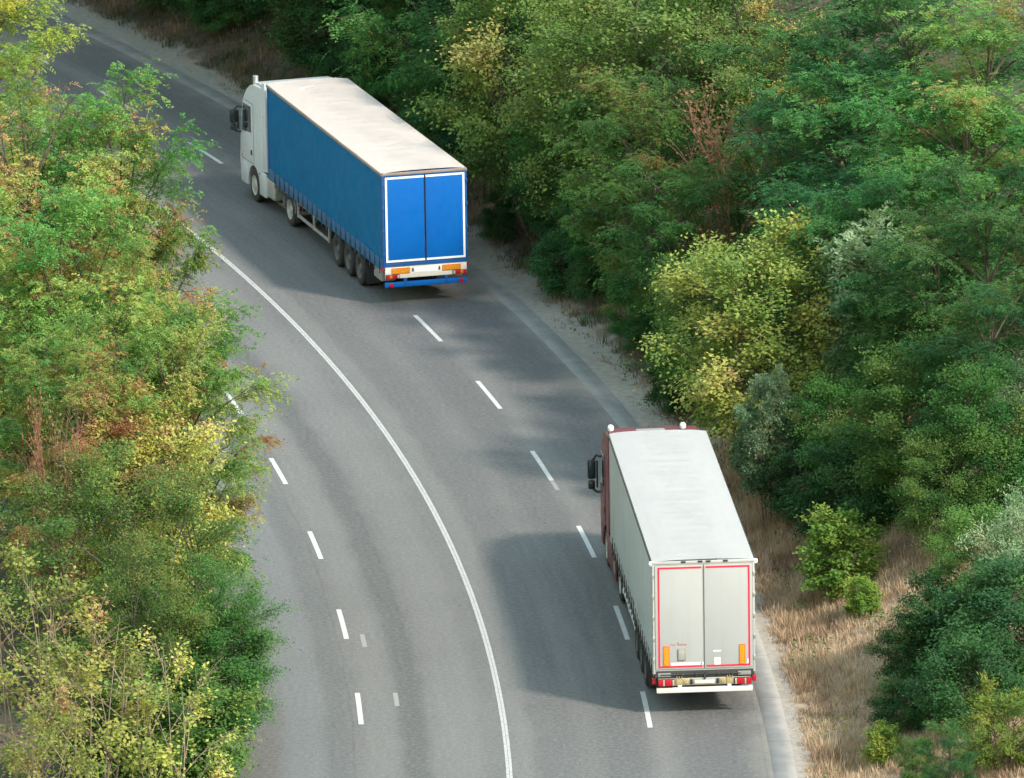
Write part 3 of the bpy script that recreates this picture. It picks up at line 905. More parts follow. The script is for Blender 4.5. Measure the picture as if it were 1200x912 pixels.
def fronds(rng, P, D, ln, tint, pairs=6, lf=.055, wd=.011, droop=.35):
    """feather leaves: leaflets in pairs along a drooping midrib"""
    N = len(P)
    up = unit(np.stack([rng.normal(0, .25, N), rng.normal(0, .25, N), np.ones(N)], 1))
    Sd = unit(np.cross(D, up)); Nn = np.cross(Sd, D)
    t = (np.arange(pairs) + .6) / pairs
    base = P[:, None] + D[:, None] * (ln[:, None] * t)[..., None]
    base[..., 2] -= droop * ln[:, None] * t ** 2
    prof = np.sin(np.pi * (.18 + .72 * t)) ** .6
    Vs, T = [], []
    for sg in (-1, 1):
        ax = unit(sg * Sd + .45 * D)[:, None] + rng.normal(0, .16, (N, pairs, 3))
        A = ax * (lf * prof)[None, :, None] * rng.uniform(.85, 1.2, (N, 1, 1))
        B = D[:, None] * wd + Nn[:, None] * rng.normal(0, wd * .45, (N, pairs, 1))
        B = np.broadcast_to(B, A.shape)
        V, F, _ = rhombs(base.reshape(-1, 3), A.reshape(-1, 3), B.reshape(-1, 3), None)
        Vs.append(V)
    V = np.concatenate(Vs)
    tt = np.tile(np.repeat(tint, pairs), 2) + rng.normal(0, .03, 2 * N * pairs)
    return V, np.arange(len(V)).reshape(-1, 4), tt


SPECIES = {}
FOLIAGE_TINT = {}


def grow(key, seed, H, rx, zc, rz, limbs, subs, per, leaf, mat, bark='bark', trunk_r=.11, tint=(.4, .18), sub_len=(.5, 1.0), pad=(.16, .07),
         stems=1, bare=0.0, lean=0.0, leafsize=1.0, spread=1.0, upright=0.0):
    """one plant: stem(s), limbs reaching the crown's outline, side branches, leaves on those. Returns meshes (trunk, crown)"""
    rng = np.random.default_rng(seed)
    paths, rad = [], []
    lim = []
    for st in range(stems):
        a = rng.uniform(0, 6.28)
        b0 = np.array([math.cos(a), math.sin(a), 0]) * (0 if stems == 1 else rng.uniform(.05, .3)) + np.array([0, 0, -.3])
        top = np.array([math.cos(a) * rx * (.10 if stems == 1 else .45) + lean, math.sin(a) * rx * (.10 if stems == 1 else .45), zc + rz * (.55 if stems == 1 else rng.uniform(.2, .8))])
        mid = (b0 + top) / 2 + np.append(rng.normal(0, (.12 if stems == 1 else .25) * rx, 2), 0)
        P = bez(b0, mid, top, 14)
        paths.append(P); rad.append(np.linspace(trunk_r / math.sqrt(stems), .02 if stems == 1 else .004, 14)); lim.append(P)
    ends = []
    ga = math.pi * (3 - math.sqrt(5))
    for i in range(limbs):
        k = (i + .5) / limbs
        cz = 1 - 1.75 * k                                     # from the top down to the lower half
        rr = math.sqrt(max(0, 1 - cz * cz))
        a = i * ga + rng.uniform(-.4, .4)
        f = rng.uniform(.62, 1.08)
        tgt = np.array([math.cos(a) * rr * rx * f * spread, math.sin(a) * rr * rx * f * spread, zc + cz * rz * f])
        tgt[0] += lean
        tr = lim[rng.integers(len(lim))]
        zs = min(max(tgt[2] - rng.uniform(.35, .7) * rz * 1.1, .25 * zc), tr[-2, 2])
        j = int(np.argmin(abs(tr[:, 2] - zs)))
        p0 = tr[j]
        mid = p0 * .45 + tgt * .55 + np.array([0, 0, rng.uniform(.05, .22) * np.linalg.norm(tgt - p0)]) + np.append(rng.normal(0, .08 * rx, 2), 0)
        P = bez(p0, mid, tgt, 10)
        ends.append(P); paths.append(P)
        rad.append(np.linspace(max(.014, trunk_r * .32 / math.sqrt(stems)), .006, 10))
    sp, sd, sl, stn, sbare = [], [], [], [], []
    cen = np.array([lean, 0, zc])
    for P in ends:
        limb_t = rng.normal(tint[0], tint[1])
        limb_bare = rng.random() < bare
        for _ in range(subs):
            t = rng.uniform(.62, 1.0) if rng.random() < .72 else rng.uniform(.25, .7)
            i = min(int(t * 9), 8); p = P[i] + (P[i + 1] - P[i]) * (t * 9 - i)
            out = unit((p - cen) / np.array([rx, rx, rz]))
            ld = unit(P[i + 1] - P[i])
            d = .55 * ld + .55 * out + rng.normal(0, .65, 3)
            d[2] = d[2] * (.5 + upright) + .12 + .5 * upright
            d = unit(d)
            l = rng.uniform(*sub_len) * (1.15 - .3 * t)
            tip = p + d * l + np.array([0, 0, -.12 * l * (1 - upright)])
            S_ = bez(p, p + d * l * .55 + np.array([0, 0, .10 * l]), tip, 5)
            paths.append(S_); rad.append(np.linspace(.007, .003, 5))
            if limb_bare and rng.random() < .85: continue
            sp.append(S_); stn.append(limb_t + rng.normal(0, tint[1] * .6))
    TV, TF = tubes(paths, rad, 5)
    trunk = raw_mesh('trunk', TV, TF, bark, smooth=True)
    # leaves
    SP = np.array(sp); n = len(SP); stn = np.array(stn)
    idx = np.repeat(np.arange(n), per); N = len(idx)
    t = rng.uniform(.05, 1.08, N) * 4
    i = np.clip(t.astype(int), 0, 3); fr = (t - i)[:, None]
    base = SP[idx, i] * (1 - fr) + SP[idx, i + 1] * fr
    ax = unit(SP[idx, i + 1] - SP[idx, i])
    tt = stn[idx] + rng.normal(0, tint[1] * .45, N)
    if leaf == 'frond':
        side = unit(np.cross(ax, [0, 0, 1.])) * rng.choice([-1, 1], N)[:, None]
        D = side * rng.uniform(.5, 1.2, (N, 1)) + ax * rng.uniform(.2, 1., (N, 1)) + rng.normal(0, .28, (N, 3))
        D[:, 2] = D[:, 2] * .6 - .08 + .3 * upright
        D = unit(D)
        base = base + rng.normal(0, 1, (N, 3)) * np.array([pad[0], pad[0], pad[1]])
        ln = rng.uniform(.20, .36, N) * leafsize
        V, F, tn = fronds(rng, base, D, ln, tt, pairs=6, lf=.074 * leafsize, wd=.0185 * leafsize)
    else:
        base = base + rng.normal(0, 1, (N, 3)) * np.array([pad[0], pad[0], pad[1]])
        a = rng.uniform(0, 6.28, N)
        D = np.stack([np.cos(a), np.sin(a), rng.normal(-.25, .45, N)], 1)
        D = unit(D + ax * .5 + unit(base - cen) * .35)
        up = unit(np.stack([rng.normal(0, .36, N), rng.normal(0, .36, N), np.ones(N)], 1) + unit(base - cen) * .45)
        S2 = unit(np.cross(D, up))
        l0, w0 = {'oval': (.092, .031), 'small': (.072, .026), 'narrow': (.14, .020), 'big': (.135, .050)}[leaf]
        sz = rng.uniform(.65, 1.3, N)[:, None] * leafsize
        V, F, tn = rhombs(base, D * l0 * sz, S2 * w0 * sz, tt)
    crown = raw_mesh('crown', V, F, mat, np.clip(tn, 0, 1))
    SPECIES[key] = dict(H=float(np.percentile(V[:, 2], 99.7)), trunk=trunk, crown=crown, r=rx)


def plant(key, name, label, cat, pos, H, rz, group, wide=1.0, mat=None):
    sp = SPECIES[key]
    s = H / sp['H']
    root = empty(name, pos, rz)
    root.scale = (s * wide, s * wide, s)
    tag(root, label, cat, group)
    for part in ('trunk', 'crown'):
        pn = part if cat == 'tree' else ('stems' if part == 'trunk' else 'foliage')
        o = bpy.data.objects.new(pn, sp[part]); COL.objects.link(o); o.parent = root
        if part == 'crown' and mat:
            o.material_slots[0].link = 'OBJECT'; o.material_slots[0].material = MAT[mat]
    return root


def build_species():
    # feather-leaved (locust) trees, three growths
    for k, sd in (('locust_a', 11), ('locust_b', 12), ('locust_c', 13)):
        grow(k, sd, 8, 2.5, 4.3, 3.4, 26, 12, 19, 'frond', 'locust', tint=(.42, .2), sub_len=(.55, 1.2), pad=(.17, .05))
    for k, sd in (('turning_a', 21), ('turning_b', 22)):
        grow(k, sd, 9, 2.6, 5.0, 3.7, 28, 12, 18, 'frond', 'locust_autumn', tint=(.52, .27), sub_len=(.55, 1.2), pad=(.16, .05), bare=.05)
    # broad and small leaved trees and bushes
    for k, sd in (('broad_a', 31), ('broad_b', 32)):
        grow(k, sd, 6, 2.1, 3.2, 2.7, 30, 14, 76, 'oval', 'broad', tint=(.45, .2), sub_len=(.45, .95), pad=(.18, .10), stems=3)
    for k, sd in (('fine_a', 41), ('fine_b', 42)):
        grow(k, sd, 7, 2.2, 3.7, 3.2, 34, 14, 70, 'small', 'olive', tint=(.4, .2), sub_len=(.5, 1.0), pad=(.17, .09), stems=2)
    for k, sd in (('bush_a', 51), ('bush_b', 52)):
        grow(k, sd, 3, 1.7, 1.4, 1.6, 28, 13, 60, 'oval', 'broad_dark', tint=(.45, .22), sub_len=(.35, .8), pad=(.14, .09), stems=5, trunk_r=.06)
    grow('yellow_tree', 61, 6, 2.0, 3.2, 2.8, 34, 13, 70, 'oval', 'yellow', tint=(.5, .2), sub_len=(.45, .95), pad=(.16, .10), stems=3, upright=.25)
    grow('yellow_tree_b', 62, 6, 2.1, 3.3, 2.8, 28, 12, 66, 'oval', 'yellow', tint=(.55, .2), sub_len=(.45, .95), pad=(.16, .10), stems=2)
    for k, sd in (('whip_a', 71), ('whip_b', 72), ('whip_c', 73)):
        grow(k, sd, 5, 1.5, 2.7, 2.2, 20, 10, 24, 'big', 'yellow', bark='twig', tint=(.45, .2), sub_len=(.35, .85), pad=(.11, .09), stems=6, trunk_r=.07, bare=.42, upright=.6, leafsize=.7)
    grow('sumac', 81, 3.4, 1.15, 2.1, 1.35, 15, 6, 16, 'frond', 'silver', tint=(.5, .2), sub_len=(.4, .7), pad=(.05, .04), stems=3, leafsize=1.75, upright=.35, trunk_r=.06)
    grow('silver_bush', 82, 4, 1.5, 2.1, 1.9, 28, 12, 48, 'narrow', 'silver', tint=(.55, .25), sub_len=(.4, .9), pad=(.12, .09), stems=3, upright=.3, leafsize=.8)
    grow('lime_shrub', 91, 2.4, 1.15, 1.2, 1.2, 30, 10, 34, 'big', 'lime', tint=(.45, .2), sub_len=(.3, .65), pad=(.10, .07), stems=7, trunk_r=.05, upright=.5, leafsize=.8)
    grow('bright_shrub', 92, 3, 1.4, 1.5, 1.5, 30, 11, 40, 'narrow', 'lime', tint=(.3, .2), sub_len=(.35, .75), pad=(.10, .08), stems=5, trunk_r=.05, upright=.3)
    grow('dead_bush', 95, 4, 1.2, 2.3, 1.7, 22, 10, 14, 'small', 'dead', bark='redtwig', tint=(.5, .25), sub_len=(.4, .9), pad=(.08, .08), stems=4, trunk_r=.05, bare=.35, upright=.6)


NOTE = []


def build_plants():
    build_species()
    rng = random.Random(5)
    GR, GL = 'trees and bushes on the bank right of the road', 'trees and bushes left of the road'

    def right(key, name, cat, u, v, H, label, wide=1.0, mat=None, om=None):
        om = om or (9.2 if cat == 'tree' else 8.5)
        x, y, z, h = place_top(u, v, H, om)
        NOTE.append((name, u, v, round(float(off_of(x, y)), 1), round(y, 1), H, round(h, 1)))
        plant(key, name, label, cat, (x, y, z - .05), h, rng.uniform(0, 6.28), GR, wide, mat)

    def at(key, name, cat, off, y, H, label, wide=1.0, mat=None, group=None):
        x, y = polar(off, math.asin((y - CY) / (RAD + off)))
        plant(key, name, label, cat, (float(x), float(y), float(terrain(x, y)) - .05), H, rng.uniform(0, 6.28), group or GR, wide, mat)

    def left(key, name, cat, u, v, y, label, wide=1.0, mat=None):
        x, y, z, H = place_y(u, v, y)
        NOTE.append((name, u, v, round(float(off_of(x, y)), 1), round(y, 1), 'H', round(H, 1)))
        plant(key, name, label, cat, (x, y, z - .05), H, rng.uniform(0, 6.28), GL, wide, mat)

    T, B = 'tree', 'bush'
    # ---- outer bank, from the far end towards the viewer
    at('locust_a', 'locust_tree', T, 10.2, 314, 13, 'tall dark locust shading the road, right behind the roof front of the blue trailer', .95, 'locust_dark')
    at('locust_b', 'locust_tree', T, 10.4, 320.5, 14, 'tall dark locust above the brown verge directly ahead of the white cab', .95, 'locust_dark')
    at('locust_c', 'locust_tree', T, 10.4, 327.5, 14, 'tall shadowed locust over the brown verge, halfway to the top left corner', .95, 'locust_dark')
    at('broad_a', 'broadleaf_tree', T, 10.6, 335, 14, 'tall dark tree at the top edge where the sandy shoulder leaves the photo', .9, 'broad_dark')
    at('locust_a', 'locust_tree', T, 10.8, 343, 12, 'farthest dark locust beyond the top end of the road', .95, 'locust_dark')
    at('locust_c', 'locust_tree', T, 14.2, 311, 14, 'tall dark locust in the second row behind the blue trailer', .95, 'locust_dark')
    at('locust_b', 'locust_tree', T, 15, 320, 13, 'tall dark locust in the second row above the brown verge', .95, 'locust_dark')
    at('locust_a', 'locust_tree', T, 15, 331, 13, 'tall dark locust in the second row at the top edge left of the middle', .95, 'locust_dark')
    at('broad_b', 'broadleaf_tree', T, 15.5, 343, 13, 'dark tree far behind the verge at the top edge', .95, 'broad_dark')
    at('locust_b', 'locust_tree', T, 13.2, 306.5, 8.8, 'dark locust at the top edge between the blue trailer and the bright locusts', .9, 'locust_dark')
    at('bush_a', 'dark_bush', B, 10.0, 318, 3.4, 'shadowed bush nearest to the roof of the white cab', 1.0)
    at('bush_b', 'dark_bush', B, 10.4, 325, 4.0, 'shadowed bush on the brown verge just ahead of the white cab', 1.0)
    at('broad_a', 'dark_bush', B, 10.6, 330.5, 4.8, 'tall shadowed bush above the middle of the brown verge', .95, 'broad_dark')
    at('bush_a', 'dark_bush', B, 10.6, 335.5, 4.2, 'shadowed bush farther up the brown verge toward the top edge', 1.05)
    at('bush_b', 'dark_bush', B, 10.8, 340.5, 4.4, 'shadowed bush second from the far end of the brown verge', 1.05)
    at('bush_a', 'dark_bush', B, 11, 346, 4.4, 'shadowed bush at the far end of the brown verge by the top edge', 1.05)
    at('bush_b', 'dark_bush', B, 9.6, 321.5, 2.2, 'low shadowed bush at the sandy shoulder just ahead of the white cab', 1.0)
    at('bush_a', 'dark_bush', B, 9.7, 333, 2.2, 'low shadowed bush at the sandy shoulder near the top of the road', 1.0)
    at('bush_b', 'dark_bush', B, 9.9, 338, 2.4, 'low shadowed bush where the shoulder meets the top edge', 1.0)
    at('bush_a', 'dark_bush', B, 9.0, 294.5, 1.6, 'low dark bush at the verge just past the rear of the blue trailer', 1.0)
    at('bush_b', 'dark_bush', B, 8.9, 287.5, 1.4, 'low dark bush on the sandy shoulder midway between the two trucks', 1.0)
    at('broad_b', 'broadleaf_tree', T, -10, 352, 10, 'dark tree far beyond the bend by the top left corner', 1.0, 'broad_dark', GL)
    right('locust_b', 'locust_tree', T, 470, -35, 8.5, 'bright green feathery tree at the top edge above the blue trailer front', 1.0)
    right('locust_c', 'locust_tree', T, 535, 45, 7.5, 'bright green feathery tree leaning out behind the middle of the blue trailer', 1.05)
    right('broad_a', 'broadleaf_tree', T, 620, -45, 8.5, 'yellowish broad leaved tree at the top edge right of the bright locusts', .95, 'olive')
    right('locust_a', 'locust_tree', T, 565, -80, 10, 'deep green locust tree at the top edge behind the leaning bright locust', 1.0, 'locust_dark')
    right('fine_a', 'fine_leaved_tree', T, 690, -30, 8.5, 'olive fine leaved tree at the top edge with a reddish dry flank', .9)
    right('broad_b', 'broadleaf_tree', T, 760, -25, 8.5, 'tall olive broad leaved tree at the top middle of the wood', 1.0, 'olive')
    right('fine_b', 'fine_leaved_tree', T, 850, -35, 8.0, 'olive fine leaved tree at the top edge beside the yellow sprigged tree', 1.0)
    right('yellow_tree_b', 'sprigged_tree', T, 915, -5, 6.5, 'sparse tree with yellow sprigs at the top edge of the wood', .75)
    right('locust_b', 'locust_tree', T, 985, -20, 9.0, 'locust tree at the top edge right of the yellow sprigged tree', 1.05, 'locust_dark')
    right('locust_c', 'locust_tree', T, 1075, -45, 9.5, 'locust tree cut by the top edge, second from the top right corner', 1.1, 'locust_dark')
    right('locust_a', 'locust_tree', T, 1175, -15, 9.5, 'locust tree filling the top right corner of the photo', 1.1, 'locust')
    right('locust_c', 'locust_tree', T, 610, 130, 6.5, 'mid green locust directly behind the upper right corner of the blue trailer', .95)
    right('locust_b', 'locust_tree', T, 660, 105, 7.5, 'pale topped locust between the blue trailer and the reddish dead bush', 1.0)
    right('locust_a', 'locust_tree', T, 755, 85, 7.5, 'feathery green locust left of the reddish dead bush', 1.0)
    right('dead_bush', 'dead_bush', B, 850, 92, 7.9, 'nearly leafless bush of reddish brown twigs standing in the green wood', .75)
    right('fine_a', 'fine_leaved_tree', T, 905, 145, 6.0, 'olive fine leaved tree right below the reddish dead bush', .8)
    right('locust_c', 'locust_tree', T, 1010, 75, 8.0, 'big dark locust in the second row below the yellow sprigged tree', 1.1, 'locust_dark')
    right('locust_a', 'locust_tree', T, 1115, 85, 8.5, 'big locust with a sandy tinge in the second row by the right edge', 1.1)
    right('locust_b', 'locust_tree', T, 705, 185, 6.5, 'green locust above the dark roadside bushes near the blue trailer', 1.0)
    right('locust_c', 'locust_tree', T, 800, 185, 7.0, 'light green locust straight above the yellow tree', 1.0)
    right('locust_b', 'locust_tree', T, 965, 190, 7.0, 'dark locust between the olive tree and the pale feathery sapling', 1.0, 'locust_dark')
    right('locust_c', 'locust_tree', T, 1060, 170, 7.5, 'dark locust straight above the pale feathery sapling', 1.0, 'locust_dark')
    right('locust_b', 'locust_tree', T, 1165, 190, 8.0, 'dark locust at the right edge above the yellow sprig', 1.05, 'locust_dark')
    right('broad_b', 'broadleaf_tree', T, 640, 195, 4.6, 'dark leafy bush behind the lower right corner of the blue trailer', .95, 'broad_dark')
    right('bush_a', 'dark_bush', B, 665, 262, 3.6, 'dark green bush overhanging the sandy shoulder past the blue trailer', 1.0)
    right('locust_a', 'locust_tree', T, 745, 268, 5.0, 'blue green locust left of the yellow tree', .9)
    right('broad_a', 'broadleaf_bush', B, 738, 312, 3.8, 'rounded mid green bush at the shoulder left of the yellow tree', .85, 'locust')
    right('yellow_tree', 'yellow_tree', T, 898, 260, 7.2, 'tall yellow green tree in the middle of the wood above the grey trailer', 1.12)
    right('broad_b', 'broadleaf_bush', B, 820, 300, 4.6, 'yellowish green bush filling the left side of the yellow tree', .8, 'olive')
    right('sumac', 'feathery_sapling', T, 1036, 256, 6.4, 'pale silvery green sapling with long feather leaves right of the yellow tree', .72)
    right('locust_b', 'locust_tree', T, 1090, 262, 6.5, 'dark locust between the pale sapling and the right edge yellow sprig', 1.0, 'locust_dark')
    right('yellow_tree_b', 'yellow_sprig_tree', T, 1212, 250, 4.0, 'yellow leaved sprig reaching in at the right edge', .5)
    right('locust_a', 'locust_tree', T, 1175, 320, 6.5, 'dark locust at the right edge below the yellow sprig', 1.0, 'locust_dark')
    right('locust_c', 'locust_tree', T, 1050, 340, 5.0, 'yellow green locust just below the pale sapling', 1.0)
    right('broad_a', 'broadleaf_bush', B, 985, 440, 3.8, 'dark leafy bush straight right of the grey trailer roof front', .95, 'broad')
    right('broad_b', 'broadleaf_bush', B, 1065, 400, 5.2, 'broad green bush below the yellow green locust', .95, 'broad')
    right('broad_a', 'broadleaf_bush', B, 1140, 425, 5.0, 'leafy green bush next to the upper silvery bush', .9, 'broad')
    right('silver_bush', 'silvery_bush', B, 1205, 410, 4.4, 'silvery grey bush at the right edge, upper of the two', .85)
    right('bush_a', 'dark_bush', B, 800, 405, 2.6, 'dark bush in the shade at the foot of the yellow tree', .95)
    right('bush_b', 'low_bush', B, 770, 445, 1.25, 'low green bush at the roadside just beyond the maroon cab', .95, 'locust', 8.3)
    right('sumac', 'feathery_shrub', B, 900, 432, 4.4, 'pale feather leaved shrub beside the front of the grey trailer roof', .5)
    right('sumac', 'feathery_shrub', B, 868, 500, 3.2, 'shorter pale feather leaved shrub against the grey trailer roof', .55)
    right('bush_b', 'dark_bush', B, 945, 512, 2.3, 'dark bush right behind the two pale feathery shrubs', .95)
    right('bush_a', 'dark_bush', B, 1010, 500, 3.0, 'dark bush standing directly above the lime shrub', .95)
    right('broad_b', 'broadleaf_bush', B, 1100, 500, 3.8, 'mid green bush above the right hand patch of dry grass', .9, 'broad')
    right('lime_shrub', 'lime_shrub', B, 985, 592, 2.5, 'bright yellow green shrub standing alone in the dry grass', 1.0)
    right('lime_shrub', 'lime_shrub', B, 1012, 672, 1.1, 'small low yellow green shrub in front of the taller lime shrub', 1.05, None, 9.0)
    right('silver_bush', 'silvery_bush', B, 1195, 570, 4.2, 'silvery grey bush at the right edge, lower of the two', .85)
    right('broad_a', 'broadleaf_bush', B, 1140, 590, 3.8, 'green bush beside the lower silvery bush', .85, 'broad')
    right('bush_b', 'dark_bush', B, 1180, 650, 3.4, 'dark bush at the right edge below the lower silvery bush', 1.0)
    right('bush_a', 'dark_bush', B, 1108, 668, 2.5, 'dark blue green bush right of the lime shrub across the dry grass', .95)
    right('bush_b', 'dark_bush', B, 1068, 722, 1.9, 'low dark bush spilling onto the dry grass below the lime shrub', .95)
    right('bush_a', 'dark_bush', B, 1140, 735, 2.6, 'shadowed bush above the bright leafy corner shrub', 1.0)
    right('silver_bush', 'blue_green_bush', B, 1085, 775, 1.8, 'blue green bush left of the bright leafy corner shrub', .9, 'broad_dark')
    right('bright_shrub', 'bright_shrub', B, 1172, 792, 2.4, 'bright green long leaved shrub in the bottom right corner', .95)
    right('locust_a', 'locust_sapling', T, 1108, 842, 2.3, 'blue green feathery sapling at the bottom edge beside the corner shrub', .9, 'locust_dark')
    right('bush_a', 'dark_bush', B, 1058, 790, 1.5, 'dark bush low at the grass edge above the bottom yellow green shrub', 1.0)
    right('broad_a', 'broadleaf_bush', B, 1075, 862, 1.5, 'mid green bush at the bottom edge between the yellow green shrub and the sapling', 1.0, 'broad')
    right('lime_shrub', 'lime_shrub', B, 1035, 846, 1.1, 'yellow green shrub in the grass at the bottom edge', 1.1)
    right('bush_b', 'weed_clump', B, 672, 374, .55, 'tiny green weed clump on the sandy shoulder', 1.1, None, 7.9)
    right('bush_a', 'dark_bush', B, 590, 225, 2.0, 'small dark bush at the verge behind the blue trailer doors', .9)

    # ---- inner side, from the far end towards the viewer
    left('locust_a', 'locust_tree', T, -75, -130, 300, 'yellow green tree cut by the top left corner', .8, 'lime')
    left('turning_a', 'turning_locust_tree', T, 120, 82, 264, 'big locust turning orange, topmost of the trees on the left', .70)
    left('turning_b', 'turning_locust_tree', T, 50, 150, 267, 'locust with rusty leaves just below the topmost one on the left', .75)
    left('turning_b', 'turning_locust_tree', T, 20, 130, 262, 'locust with orange brown leaves at the left edge, upper part', .85)
    left('locust_b', 'locust_tree', T, 60, 215, 257, 'green locust in front of the orange tinged ones at the left edge', .75, 'locust_autumn')
    left('turning_b', 'turning_locust_tree', T, 92, 235, 258, 'half bare locust with dark boughs showing in the middle left', .64)
    left('turning_a', 'turning_locust_tree', T, 212, 356, 257.5, 'locust with a turning bough reaching over the road on the left', .72)
    left('locust_c', 'locust_tree', T, 196, 352, 255.5, 'green locust bough hanging farthest over the road on the left', .72, 'locust_autumn')
    left('turning_a', 'turning_locust_tree', T, 150, 285, 260, 'orange flecked locust on the left whose crown hides the start of the solid line', .7)
    left('turning_a', 'turning_locust_tree', T, 15, 60, 267, 'locust with yellowing leaves below the one cut by the top left corner', .7)
    left('locust_b', 'locust_tree', T, 148, 150, 263, 'green locust at the road side of the topmost orange tinged locust', .5, 'locust_autumn')
    left('turning_b', 'turning_locust_tree', T, 70, 260, 262, 'rusty flecked locust behind the green one at the left edge', .8)
    left('turning_a', 'turning_locust_tree', T, 70, 370, 252, 'yellowing locust in the middle of the left edge', .85)
    left('turning_b', 'turning_locust_tree', T, 145, 400, 254, 'orange tinged locust behind the yellow maple like tree', .8)
    left('yellow_tree_b', 'yellow_tree', T, 178, 448, 252.5, 'yellow broad leaved tree beside the road on the left', .8)
    left('dead_bush', 'dead_bush', B, 58, 450, 248, 'thin reddish dry twigs standing up at the left edge', .35)
    left('fine_a', 'fine_leaved_tree', T, 110, 520, 247, 'olive fine leaved tree at the left edge below the locusts', 1.0)
    left('fine_b', 'fine_leaved_tree', T, 196, 545, 248.5, 'olive fine leaved tree bulging towards the road on the left', .95)
    left('fine_a', 'fine_leaved_tree', T, 255, 655, 245.5, 'deep green fine leaved tree at the road edge in the bottom left', .95, 'broad')
    left('fine_b', 'fine_leaved_tree', T, 170, 620, 243.5, 'dim olive tree behind the yellow whips', .8, None)
    left('broad_a', 'broadleaf_bush', B, 246, 700, 244.8, 'dense green bush swelling over the road edge in the bottom left', .95, 'broad')
    left('bush_b', 'dark_bush', B, 203, 772, 242.8, 'dark green bush at the road edge just behind the bare pale twigs', 1.0, 'broad')
    left('whip_a', 'whip_shrub', B, 20, 650, 239, 'tall sparse yellow leaved whips at the left edge', 1.0)
    left('whip_b', 'whip_shrub', B, 105, 700, 238, 'sparse yellow leaved whips second from the bottom left corner', 1.0)
    left('whip_c', 'whip_shrub', B, 195, 740, 238.5, 'bare pale twigs with few yellow leaves nearest to the road', .9)
    left('whip_b', 'whip_shrub', B, 60, 790, 235, 'yellow leaved whips low in the bottom left corner', .95)
    left('bush_a', 'dark_bush', B, 212, 846, 242.5, 'green bush at the road edge along the bottom of the photo', .9, 'broad')
    left('bush_b', 'dark_bush', B, 140, 800, 240, 'green undergrowth bush behind the yellow whips at the bottom', 1.0, 'broad')
    build_grass()


